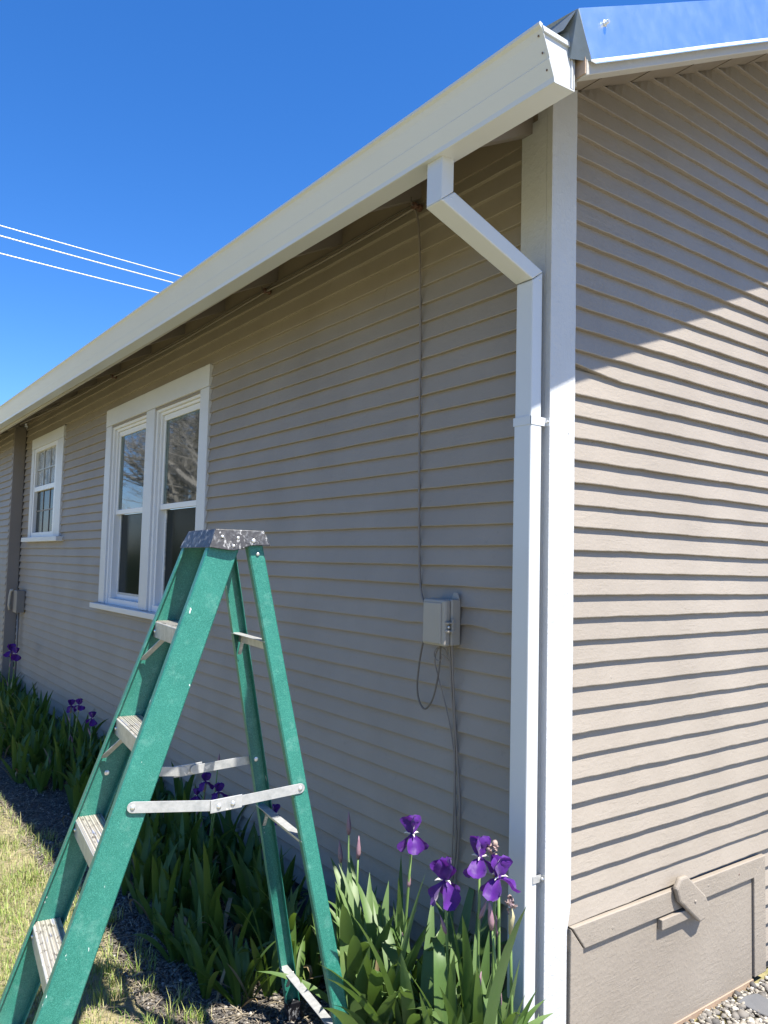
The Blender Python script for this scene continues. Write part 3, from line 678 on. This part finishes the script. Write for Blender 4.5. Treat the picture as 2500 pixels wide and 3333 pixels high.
# top cap: tapered tray, sides dip over the front rails
cp = MB(); wt, wb = .149, .168
for sd_ in (-1, 1):
    top = [(-.119, 0), (.034, 0)]
    low = [(.052, .047), (.02, .046), (-.01, .047), (-.035, .056), (-.065, .064), (-.095, .062), (-.141, .056)]
    outer = [L3(s, sd_*wt, h) for s, h in top]+[L3(s, sd_*(wt+(wb-wt)*h/.06), h) for s, h in low]
    cp.prism(outer, (0, -sd_*.004, 0))
cp.hexa([L3(-.119, -wt, .004), L3(.034, -wt, .004), L3(.034, wt, .004), L3(-.119, wt, .004), L3(-.119, -wt, 0), L3(.034, -wt, 0), L3(.034, wt, 0), L3(-.119, wt, 0)])
cp.hexa([L3(-.141, -wb+.002, .057), L3(-.137, -wb+.002, .057), L3(-.137, wb-.002, .057), L3(-.141, wb-.002, .057), L3(-.1195, -wt, 0.001), L3(-.115, -wt, 0.001), L3(-.115, wt, .001), L3(-.1195, wt, .001)])
cp.hexa([L3(.048, -wb+.004, .044), L3(.052, -wb+.004, .044), L3(.052, wb-.004, .044), L3(.048, wb-.004, .044), L3(.030, -wt, .001), L3(.0345, -wt, .001), L3(.0345, wt, .001), L3(.030, wt, .001)])
cpo = cp.build('top_cap', M['cap'], lad, .0025)
rivets('rivet', [(L3(s, sd_*(wt+(wb-wt)*h/.06+.0005), h), (0, sd_, .2), r_, .0045) for sd_ in (-1, 1) for s, h, r_ in [(-.100, .023, .0055), (-.051, .025, .0055), (-.067, .050, .0055), (-.002, .032, .0075)]], M['rivet'], cpo)
rivets('rivet', [(re(sd_, .45, .072, -.001), (0, sd_, 0), .0065, .0045) for sd_ in (-1, 1)], M['rivet'], lad)

# ------------------------------------------------------------------ irises
def leaf_mb(mb, base, az, length, lean, curve, width, rnd, twist=0.0, kink=None):
    """sword leaf: starts upright, leans by lean (rad) and bends on by curve (rad)"""
    n = 10; p = Vector(base); d2 = Vector((cos(az), sin(az), 0)); side = Vector((-sin(az), cos(az), 0)); V = []
    tw = rnd.uniform(-.5, .5)+twist
    for i in range(n+1):
        t_ = i/n; a = lean+curve*t_**1.7
        if kink and t_ > kink: a += 1.9*min(1, (t_-kink)*6)
        dr = Vector((0, 0, 1))*cos(a)+d2*sin(a)
        w_ = width*(.55+.45*sin(min(1, t_*2.2)*pi/2))*(1 if t_ < .55 else max(.0, (1-((t_-.55)/.45)**1.9)))*.5
        sv = (side*cos(tw*t_)+dr.cross(side)*sin(tw*t_)); nn = dr.cross(sv)
        V += [p-sv*w_+nn*w_*.22, p.copy(), p+sv*w_+nn*w_*.22]
        p = p+dr*(length/n)
    mb.add(V, [(i*3+j, i*3+j+1, (i+1)*3+j+1, (i+1)*3+j) for i in range(n) for j in range(2)])
def fan(mb, base, az, n, hgt, rnd, lean=.25, width=.032, wild=.5, bias=.45):
    """iris fan: leaves spread in one plane (direction az)"""
    for i in range(n):
        u = min(1.2, (i/(max(1, n-1)))*2-1+bias)
        a = az if u > 0 else az+pi
        le = abs(u)*.62+rnd.uniform(0, .12); b_ = Vector(base)+Vector((cos(az), sin(az), 0))*u*.018+Vector((rnd.uniform(-.01, .01), rnd.uniform(-.01, .01), 0))
        leaf_mb(mb, b_, a+rnd.uniform(-wild, wild), hgt*rnd.uniform(.65, 1.05)*(1-.25*abs(u)), le, rnd.uniform(.1, lean*3.4), width*rnd.uniform(.8, 1.15), rnd)
def clump(name, loc, nf, spread, hgt, rnd, m, lean_az=None, nl=6, width=.032):
    mb = MB()
    for i in range(nf):
        b_ = (rnd.uniform(-spread, spread), rnd.uniform(-spread, spread)*.8, -.005)
        fan(mb, b_, rnd.uniform(0, pi) if lean_az is None else lean_az+rnd.uniform(-.6, .6), nl, hgt*rnd.uniform(.8, 1.15), rnd, .42, width)
    return mb
def petal_mb(mb, c, az, up, L, W_, rnd, droop, cup=.3, ruf=.12):
    """petal from centre c, in direction az, starts at elevation up (rad), elevation changes by -droop"""
    n, k = 8, 6; d2 = Vector((cos(az), sin(az), 0)); side = Vector((-sin(az), cos(az), 0)); p = Vector(c); V = []
    for i in range(n+1):
        t_ = i/n; a = up-droop*t_**1.1; dr = d2*cos(a)+Vector((0, 0, 1))*sin(a); nn = side.cross(dr)
        w_ = W_*(.18+.82*sin(min(1, t_*1.25)*pi/2)**1.3)*(1 if t_ < .7 else sqrt(max(.02, 1-((t_-.7)/.31)**2)))*.5
        for j in range(k+1):
            u = j/k*2-1
            V.append(p+side*u*w_+nn*(-(1-u*u)*w_*cup*-1 + ruf*w_*sin(u*7+t_*9+az*3)*abs(u)*t_))
        p = p+dr*(L/n)
    mb.add(V, [(i*(k+1)+j, i*(k+1)+j+1, (i+1)*(k+1)+j+1, (i+1)*(k+1)+j) for i in range(n) for j in range(k)])
def flower(parent, c, rnd, s=1.0, az0=None):
    s *= .76
    az0 = rnd.uniform(0, 2) if az0 is None else az0
    st = MB(); fa = MB(); be = MB()
    for k in range(3):
        a = az0+k*2*pi/3+rnd.uniform(-.15, .15)
        petal_mb(st, c, a, .75+rnd.uniform(-.1, .2), .092*s, .088*s, rnd, -1.5, -.55, .30)       # standards arch up and in
        a2 = a+pi/3
        petal_mb(fa, c, a2, -.15+rnd.uniform(-.4, .25), .105*s, .080*s, rnd, 1.6+rnd.uniform(-.3, .3), .5, .36)
        d = Vector((cos(a2), sin(a2), 0)); p0 = Vector(c)+d*.008*s
        be.tube([p0+Vector((0, 0, .004)), p0+d*.018*s+Vector((0, 0, .008*s)), p0+d*.03*s+Vector((0, 0, .003*s))], [.003*s, .004*s, .001], 5)
    f = fa.build('bloom', M['petal'], parent, smooth=True)
    st.build('standards', M['petal'], f, smooth=True); be.build('beard', M['beard'], f, smooth=True)
    return f
def stem_pts(base, top, rnd, bow=.02):
    b_, t_ = Vector(base), Vector(top); mid = b_.lerp(t_, .5)+Vector((rnd.uniform(-bow, bow), rnd.uniform(-bow, bow), 0))
    return [b_, b_.lerp(mid, .5)*1.0, mid, mid.lerp(t_, .55), t_]
def bud_mb(p, d, L=.05, r=.008):
    p, d = Vector(p), Vector(d).normalized(); return MB().tube([p, p+d*L*.25, p+d*L*.5, p+d*L*.78, p+d*L], [r*.5, r, r*.85, r*.45, .0008], 7)
def iris(loc, label, seed, tops, hgt, nf=4, spread=.07, m='leaf', lean_az=None, buds=(), wilted=(), nl=6, width=.032, group=None, leaves=True):
    rnd = random.Random(seed); e = tag(empty('iris_plant', loc), label, 'iris', group); L = Vector(loc)
    if leaves:
        clump('foliage', loc, nf, spread, hgt, rnd, M[m], lean_az, nl, width).build('foliage', M[m], e, smooth=True)
        dm = MB()
        for k in range(4): leaf_mb(dm, (rnd.uniform(-spread, spread), rnd.uniform(-spread, spread), 0), rnd.uniform(0, 2*pi), hgt*rnd.uniform(.35, .75), rnd.uniform(.3, .9), rnd.uniform(.4, 1.4), width*.6, rnd, rnd.uniform(-1, 1), .6 if k % 2 else None)
        dm.build('withered_leaves', M['deadleaf'], e, smooth=True)
    for T in tops:
        t_ = Vector(T[:3])-L; s = T[3] if len(T) > 3 else 1
        b_ = Vector((t_.x*.25+rnd.uniform(-.02, .02), t_.y*.3, 0)); P = stem_pts(b_, t_-Vector((0, 0, .02)), rnd)
        so_ = MB().tube(P, [.006, .0055, .005, .0045, .004], 6).build('stem', M['stem'], e, smooth=True)
        d = (P[-1]-P[-2]).normalized(); MB().tube([P[-1]-d*.045, P[-1]-d*.02, P[-1]], [.005, .0085, .005], 7).build('spathe', M['spathe'], so_, smooth=True)
        flower(so_, P[-1]+Vector((0, 0, .008)), rnd, s, T[4] if len(T) > 4 else None)
        q_ = P[3]; sd2 = Vector((rnd.uniform(-1, 1), rnd.uniform(-1, 1), 2.5)).normalized()
        bud_mb(q_, sd2, .062, .0075).build('bud', M['bud'], so_, smooth=True)
        q_ = P[2]; sd2 = Vector((rnd.uniform(-1, 1), rnd.uniform(-1, 1), 3)).normalized()
        bud_mb(q_, sd2, .055, .007).build('bud', M['bud'], so_, smooth=True)
    for T in buds:
        t_ = Vector(T)-L; b_ = Vector((t_.x*.4, t_.y*.4, 0)); P = stem_pts(b_, t_, rnd)
        so_ = MB().tube(P, [.0055, .005, .0045, .004, .003], 6).build('stem', M['stem'], e, smooth=True)
        bud_mb(P[-1]-Vector((0, 0, .01)), P[-1]-P[-2], .085, .010).build('bud', M['bud'], so_, smooth=True)
    for T in wilted:
        t_ = Vector(T)-L; b_ = Vector((t_.x*.4, t_.y*.4, 0)); P = stem_pts(b_, t_, rnd)
        so_ = MB().tube(P, [.006, .0055, .005, .0045, .004], 6).build('stem', M['stem'], e, smooth=True)
        MB().tube([P[-1]-Vector((0, 0, .02)), P[-1]+Vector((.004, 0, .03)), P[-1]+Vector((0, 0, .05))], [.006, .010, .005], 7).build('spathe', M['spathe'], so_, smooth=True)
        wl = MB()
        for k in range(9):
            c = P[-1]+Vector((rnd.uniform(-.008, .008), rnd.uniform(-.008, .008), .05+rnd.uniform(0, .03))); petal_mb(wl, c, rnd.uniform(0, 6), rnd.uniform(-1, 1.3), .026, .018, rnd, rnd.uniform(-3, 3), .9, .6)
        wl.build('withered_petals', M['wilt'], so_, smooth=True)
    return e
# sunlit group by the corner
iris((-.42, -.24, 0), 'iris with the highest purple bloom of the sunlit clump, left of the wall cables', 11, [(-.325, -.28, .775, 1.0, .5)], .68, 5, .07, 'leaf', 2.9, nl=7)
iris((-.16, -.30, 0), 'iris with a big drooping purple bloom, lowest and foremost of the sunlit clump', 12, [(-.135, -.30, .695, 1.15, 1.0)], .62, 5, .08, 'leaf', 2.4, nl=6)
iris((-.06, -.20, 0), 'iris with a crinkled, half-withered purple bloom between two others near the downspout', 13, [(-.035, -.25, .785, 1.0, .2)], .70, 4, .06, 'leaf', 2.4, nl=5, wilted=[(.0, -.22, .74)])
iris((.04, -.22, 0), 'iris whose purple bloom touches the white downspout', 14, [(.03, -.235, .745, 1.0, 2.0)], .66, 4, .05, 'leaf', 2.6, nl=6)
iris((.12, -.23, 0), 'iris with a withered brown bloom standing against the downspout', 15, [], .60, 3, .04, 'leaf', 2.2, nl=5, wilted=[(.085, -.24, .615)], buds=[(.03, -.26, .60)])
iris((-.80, -.24, 0), 'iris with three closed dark buds against the wall, right of the ladder', 16, [], .52, 5, .08, 'leaf', 2.9, buds=[(-.812, -.20, .62), (-.861, -.2, .50), (-.745, -.2, .55)], nl=6)
for i, (x, y, h, az, lb) in enumerate([(-.60, -.26, .52, 2.9, 'leafy iris without flowers just right of the ladder leg, leaves arching left'),
                             (-.40, -.34, .50, 2.7, 'leafy iris without flowers at the front of the sunlit clump, blades bent left'),
                             (-.22, -.37, .46, 2.2, 'leafy iris without flowers at the bottom centre of the sunlit clump'),
                             (.00, -.30, .42, 1.4, 'low leafy iris without flowers at the foot of the downspout'),
                             (-.30, -.16, .52, 1.4, 'upright leafy iris right behind the sunlit blooms, close to the wall')]):
    iris((x, y, 0), lb, 30+i, [], h*1.3, 5, .085, 'leaf', az, nl=7, width=.05)
# a few hero blades: one crossing the downspout, bent-over ones
hb = MB(); rnd = random.Random(3)
leaf_mb(hb, (-.02, 0, 0), .05, .76, .10, .42, .046, rnd); leaf_mb(hb, (.02, .02, 0), .1, .5, .15, .25, .038, rnd); leaf_mb(hb, (-.05, -.03, 0), -.6, .5, .05, .5, .045, rnd, kink=.62)
leaf_mb(hb, (-.1, -.05, 0), 2.7, .62, .12, .35, .05, rnd, kink=.7)
e = tag(empty('iris_plant', (.05, -.31, 0)), 'iris with one long blade reaching right across the white downspout', 'iris'); hb.build('foliage', M['leaf'], e, smooth=True)
# shaded row along the wall
iris((-2.12, -.24, 0), 'shaded iris with dark purple blooms seen between the ladder rails', 50, [(-2.10, -.22, .52, .75), (-1.96, -.21, .50, .75), (-2.25, -.2, .41, .6)], .42, 4, .1, 'leaf_shade', 2.9, buds=[(-2.003, -.2, .60)])
iris((-1.42, -.2, 0), 'shaded iris with one dark bloom half hidden behind the rear ladder leg', 51, [(-1.40, -.2, .54, .7)], .42, 4, .09, 'leaf_shade', 2.8)
iris((-4.45, -.26, 0), 'shaded iris with two dark blooms left of the ladder, in front of the small irises', 52, [(-4.54, -.25, .52, .8), (-4.318, -.25, .56, .8)], .38, 4, .12, 'leaf_shade', 2.9)
iris((-3.98, -.25, 0), 'shaded iris with a single dark bloom just left of the ladder', 53, [(-3.986, -.25, .52, .8)], .38, 4, .12, 'leaf_shade', 2.9)
iris((-6.85, -.28, 0), 'iris with a big dark purple bloom at the far left end of the row', 54, [(-6.794, -.25, .70, 1.2), (-6.70, -.22, .68, 1.1)], .50, 5, .14, 'leaf_shade', 2.9)
rnd = random.Random(77); protos = []
for j in range(5):
    e = empty('iris_plant')
    clump('foliage', None, 6, .13, .48, random.Random(200+j), None, 2.9, 6, .036).build('foliage', M['leaf_shade'], e, smooth=True)
    dm = MB(); r3 = random.Random(300+j)
    for k in range(5): leaf_mb(dm, (r3.uniform(-.13, .13), r3.uniform(-.12, .06), 0), r3.uniform(0, 2*pi), r3.uniform(.18, .34), r3.uniform(.3, 1.0), r3.uniform(.4, 1.3), .02, r3, r3.uniform(-1, 1), .6 if k % 2 else None)
    dm.build('withered_leaves', M['deadleaf'], e, smooth=True); protos.append([e, False])
spots = []; x = -1.05
while x > -8.6:
    for y in (-.17, -.36, -.52):
      if y > -.5 or rnd.random() < .6: spots.append((x+rnd.uniform(-.07, .07), y+rnd.uniform(-.04, .04), y, rnd.uniform(.82, 1.08)*(.78 if y < -.5 else 1)))
    x -= .34
zones = [(-1.25, 'nearest the rear ladder leg'), (-1.6, 'between the ladder legs'), (-1.95, 'left of the rear ladder leg'), (-2.3, 'around the dark blooms seen through the ladder'), (-2.65, 'just behind the front ladder rails'),
         (-3.0, 'below the right edge of the double window'), (-3.35, 'under the right pane of the double window'), (-3.75, 'below the mullion of the double window'), (-4.1, 'beside the single dark bloom left of the ladder'), (-4.5, 'beside the pair of dark blooms'),
         (-4.85, 'below the left edge of the double window'), (-5.2, 'just left of the double window'), (-5.6, 'midway between the two windows'), (-6.0, 'just right of the small window'), (-6.4, 'below the right edge of the small window'),
         (-6.8, 'beside the big dark bloom at the far end'), (-7.2, 'below the small window'), (-7.7, 'right of the taupe trim post'), (-20, 'at the far left end of the row')]
rows = {-.17: 'flowerless iris clump close against the wall, ', -.36: 'flowerless iris clump in the middle row, ', -.52: 'low iris clump at the gravel edge, '}
for i, (x, y, row, s) in enumerate(spots):
    p = protos[i % 5]
    if not p[1]: o = p[0]; p[1] = True
    else: o = copy_tree(p[0])
    o.location = (x, y, 0); o.rotation_euler = (0, 0, rnd.uniform(-.5, .5)); o.scale = (s, s, s*rnd.uniform(.9, 1.1))
    tag(o, rows[row]+[z for l, z in zones if x > l][0], 'iris', 'flowerless irises along the shaded wall')
# small yellow-green shoots on the gravel
for i, (x, y, l) in enumerate([(-1.66, -.62, 'leftmost of the row of young iris shoots right of the front ladder rail'), (-1.47, -.58, 'second young iris shoot from the left, right of the front ladder rail'),
        (-1.30, -.60, 'third young iris shoot from the left on the dark gravel'), (-1.14, -.52, 'rightmost young iris shoot, close to the rear ladder leg'), (-2.6, -.62, 'lone young iris shoot left of the ladder on the dark gravel'), (-1.9, -.60, 'young iris shoot half hidden behind the front ladder rail')]):
    mb = MB(); r2 = random.Random(i)
    for k in range(4): leaf_mb(mb, (r2.uniform(-.01, .01), r2.uniform(-.01, .01), 0), 2.9+r2.uniform(-1, 1)+(pi if k == 3 else 0), r2.uniform(.12, .24), r2.uniform(.05, .5), .2, .024, r2)
    e = tag(empty('iris_shoot', (x, y, 0)), l, 'iris shoot', 'young iris shoots on the gravel'); mb.build('foliage', M['leaf'], e, smooth=True)

# ------------------------------------------------------------------ ground cover (stuff)
ico = [(0, 0, -1), (.72, -.53, -.45), (-.28, -.85, -.45), (-.89, 0, -.45), (-.28, .85, -.45), (.72, .53, -.45), (.28, -.85, .45), (-.72, -.53, .45), (-.72, .53, .45), (.28, .85, .45), (.89, 0, .45), (0, 0, 1)]
icf = [(0, 1, 2), (1, 0, 5), (0, 2, 3), (0, 3, 4), (0, 4, 5), (1, 5, 10), (2, 1, 6), (3, 2, 7), (4, 3, 8), (5, 4, 9), (1, 10, 6), (2, 6, 7), (3, 7, 8), (4, 8, 9), (5, 9, 10), (6, 10, 11), (7, 6, 11), (8, 7, 11), (9, 8, 11), (10, 9, 11)]
rng = np.random.default_rng(5)
def np_mesh(name, V, Fc, m):
    me = bpy.data.meshes.new(name); n, k = Fc.shape
    me.vertices.add(len(V)); me.vertices.foreach_set('co', V.astype(np.float32).ravel())
    me.loops.add(n*k); me.loops.foreach_set('vertex_index', Fc.astype(np.int32).ravel())
    me.polygons.add(n); me.polygons.foreach_set('loop_start', np.arange(0, n*k, k, dtype=np.int32)); me.polygons.foreach_set('loop_total', np.full(n, k, dtype=np.int32))
    me.update(); me.validate(); me.materials.append(m); o = bpy.data.objects.new(name, me); col.objects.link(o); o['kind'] = 'stuff'; return o
def pebbles(name, xy, r, m, flat=.6):
    n = len(xy); I = np.array(ico); Fi = np.array(icf)
    V = I[None]*(1+.35*rng.uniform(-1, 1, (n, 12, 1)))*r[:, None, None]*np.stack([rng.uniform(.8, 1.3, n), rng.uniform(.7, 1.1, n), np.full(n, flat)], 1)[:, None]
    a = rng.uniform(0, 2*pi, n); ca, sa = np.cos(a)[:, None], np.sin(a)[:, None]
    X = V[:, :, 0]*ca-V[:, :, 1]*sa; Y = V[:, :, 0]*sa+V[:, :, 1]*ca
    W_ = np.stack([X+xy[:, :1], Y+xy[:, 1:2], V[:, :, 2]+.008+(r*.25)[:, None]], 2)
    return np_mesh(name, W_.reshape(-1, 3), (Fi[None]+np.arange(n)[:, None, None]*12).reshape(-1, 3), m)
def sample(n, x0, x1, y0, y1): return np.stack([rng.uniform(x0, x1, n), rng.uniform(y0, y1, n)], 1)
A1 = sample(38000, -3.2, .15, -.85, -.02); A2 = sample(9000, -8, -3.2, -.85, -.2)
xy = np.concatenate([A1, A2]); keep = rng.uniform(0, 1, len(xy)) < np.where(xy[:, 1] < -.76, .4, 1); xy = xy[keep]
tag(pebbles('bed_gravel', xy, rng.gamma(5, .0008, len(xy))+.0014, M['pebble_dark']), 'small dark crushed gravel covering the planting bed', 'gravel')
xy = sample(16000, .03, 1.0, .15, 2.0)
tag(pebbles('path_gravel', xy, rng.gamma(4, .0014, len(xy))+.002, M['pebble_light']), 'pale sunlit pebbles along the gable wall', 'gravel')
def blades(name, xy, h, w_, m, lean=.5, z=0.0, flat=False):
    n = len(xy); az = rng.uniform(0, 2*pi, n); le = rng.uniform(.1, 1, n)*lean*h
    b = np.stack([xy[:, 0], xy[:, 1], np.full(n, z)], 1); d = np.stack([np.cos(az), np.sin(az), np.zeros(n)], 1); s = np.stack([-np.sin(az), np.cos(az), np.zeros(n)], 1)
    up = np.array([0, 0, 1.])
    hz = (h*(.08 if flat else 1))[:, None]
    p0 = b-s*w_[:, None]; p1 = b+s*w_[:, None]
    mid = b+d*(le*.35)[:, None]+up*hz*.6; m0 = mid-s*w_[:, None]*.8; m1 = mid+s*w_[:, None]*.8
    tip = b+d*le[:, None]+up*hz*(1 if not flat else .3)
    V = np.stack([p0, p1, m1, m0, tip, tip], 1)[:, :5]
    V = V.reshape(-1, 3); o = np.arange(n)[:, None, None]*5
    T = np.array([(0, 1, 2), (0, 2, 3), (3, 2, 4)])
    return np_mesh(name, V, (T[None]+o).reshape(-1, 3), m)
gx = sample(170000, -5.5, -.2, -3.0, -.76); nz = np.array([noise.noise(Vector((a*2.2, b*2.2, 0))) for a, b in gx])
dens = np.clip((-.73-gx[:, 1])/.22, .0, 1)*np.clip(.5+nz*1.6, .06, 1); gx = gx[rng.uniform(0, 1, len(gx)) < dens]
tag(blades('lawn_grass', gx, rng.gamma(4, .0052, len(gx))+.006, rng.uniform(.0007, .0016, len(gx)), M['grass'], 1.0), 'short yellow-green lawn grass in full sun', 'grass')
cx = sample(70, -3.6, -.6, -.98, -.70); k_ = rng.integers(0, 70, 1500); gx = cx[k_]+rng.normal(0, .013, (1500, 2))
tag(blades('edge_weeds', gx, rng.uniform(.03, .085, len(gx)), rng.uniform(.0009, .0018, len(gx)), M['grass'], .9), 'taller scattered grass tufts along the edge of the bed', 'grass')
gx = sample(60000, -7, -.2, -2.6, -.60); gx = gx[rng.uniform(0, 1, len(gx)) < np.clip((-.62-gx[:, 1])/.2, .05, 1)*np.clip(1-(-1.05-gx[:, 1])*1.2, .15, 1)]
tag(blades('dead_grass', gx, rng.uniform(.02, .07, len(gx)), rng.uniform(.0006, .0014, len(gx)), M['straw'], 1.6, .008, True), 'dry straw-coloured dead grass lying along the bed edge', 'dry grass')
gx = sample(9000, -8, .1, -.9, -.1)
tag(blades('bed_litter', gx, rng.uniform(.03, .13, len(gx)), rng.uniform(.0008, .0022, len(gx)), M['straw'], 1.4, .014, True), 'dead iris leaves and straw scattered on the shaded gravel', 'leaf litter')
# slate pieces on the right
for (x, y, s, a, l) in [(.15, 1.06, .16, .3, 'large dark slate piece lying flat in the gravel by the hatch'), (.13, 1.36, .13, 1.0, 'dark slate piece leaning at the foot of the gable wall'), (.28, 1.22, .13, 2.0, 'small dark slate piece at the right edge of the gravel')]:
    r2 = random.Random(int(x*100)); P = []
    for k in range(7): q_ = 2*pi*k/7+a; rad = s*.5*r2.uniform(.7, 1.1); P.append((x+cos(q_)*rad*1.3, y+sin(q_)*rad*.7, .012+.012*sin(q_)))
    o = MB().prism(P, (0, 0, .014)).build('slate_stone', M['slate'], bevel=.003); tag(o, l, 'stone', 'slate pieces in the gravel')

# ------------------------------------------------------------------ trees (two mirror in the panes, one peeps over the gutter)
def bare_tree(loc, h, seed, label, spread=.55, depth=5, nb=4):
    rnd = random.Random(seed); e = tag(empty('bare_tree', loc), label, 'tree'); tr = MB(); cr = MB()
    def grow(p, d, L, r, lv):
        mb = tr if lv == 0 else cr; P = [p]; n = 5; dd = d.copy()
        for i in range(n):
            dd = (dd+Vector((rnd.uniform(-1, 1), rnd.uniform(-1, 1), rnd.uniform(-.5, .9)))*.16).normalized(); P.append(P[-1]+dd*L/n)
        mb.tube(P, [r*(1-.5*i/n) for i in range(n+1)], 7 if lv < 2 else 4, False)
        if lv >= depth: return
        for k in range(nb if lv else nb+2):
            t_ = rnd.uniform(.35 if lv else .45, 1); q_ = P[0].lerp(P[-1], t_) if 0 else P[min(n, int(t_*n))]
            nd = (dd+Vector((rnd.uniform(-1, 1), rnd.uniform(-1, 1), rnd.uniform(-.5, .8)))*(.9+spread)).normalized()
            grow(q_, nd, L*rnd.uniform(.5, .75), r*.45, lv+1)
    grow(Vector((0, 0, -.05)), Vector((0, 0, 1)), h*.42, h*.028, 0)
    tr.build('trunk', M['bark'], e, smooth=True); cr.build('crown', M['bark'], e)
    return e
bare_tree((-19, -7.5, 0), 11, 4, 'tall bare tree with a crooked trunk mirrored in the double window')
bare_tree((-14, -4.6, 0), 8.5, 9, 'smaller bare tree mirrored in the right-hand pane of the double window')
bare_tree((-27, -9, 0), 13, 15, 'distant bare tree behind the others, seen only as a reflection')
def leafy_tree(loc, h, seed, label):
    rnd = random.Random(seed); e = tag(empty('leafy_tree', loc), label, 'tree')
    MB().tube([(0, 0, 0), (.1, 0, h*.3), (0, .1, h*.55), (0, 0, h*.85)], [.18, .14, .09, .02], 8).build('trunk', M['bark'], e, smooth=True)
    nL = 9000; c = rng.normal(0, 1, (60, 3))*np.array([1.1, 1.1, 1.0])*h*.13+np.array([0, 0, h*.7]); ci = rng.integers(0, 60, nL)
    P = c[ci]+rng.normal(0, 1, (nL, 3))*h*.045; u = rng.normal(0, 1, (nL, 3)); u /= np.linalg.norm(u, axis=1)[:, None]; v = np.cross(u, rng.normal(0, 1, (nL, 3))); v /= np.linalg.norm(v, axis=1)[:, None]
    V = np.stack([P, P+u*.06+v*.035, P+u*.13, P+u*.06-v*.035], 1).reshape(-1, 3)
    o = np_mesh('crown', V, np.arange(nL*4).reshape(-1, 4), M['crown']); del o['kind']; o.parent = e
    return e
leafy_tree((-27.5, 2.1, 0), 6.3, 3, 'distant leafy tree whose top just shows above the gutter at the left edge')
def hedge(x0, x1, y, d, h, label):  # out-of-view hedge, added to block bright sky from the lower pane reflections
    e = tag(empty('hedge', (-24, y, 0), pi/2), label, 'hedge'); L = (x1-x0)/2; n = 26000
    P = np.stack([rng.uniform(-L, L, n), rng.uniform(-d, d, n), rng.uniform(0, 1, n)**.7*h], 1)
    P[:, 2] *= .82+.25*np.sin(P[:, 0]*1.7)*np.sin(P[:, 0]*.53+1); u = rng.normal(0, 1, (n, 3)); u /= np.linalg.norm(u, axis=1)[:, None]; v = np.cross(u, rng.normal(0, 1, (n, 3))); v /= np.linalg.norm(v, axis=1)[:, None]
    V = np.stack([P, P+u*.10+v*.06, P+u*.2, P+u*.10-v*.06], 1).reshape(-1, 3)
    o = np_mesh('foliage', V, np.arange(n*4).reshape(-1, 4), M['hedge']); del o['kind']; o.parent = e
M['hedge'] = island('hedge_leaves', [(0, (.03, .055, .018)), (1, (.07, .11, .035))], .7)
hedge(-8, 8, -8.6, .8, 2.5, 'unseen dark green hedge across the lawn, added to darken the low reflections in the window panes')
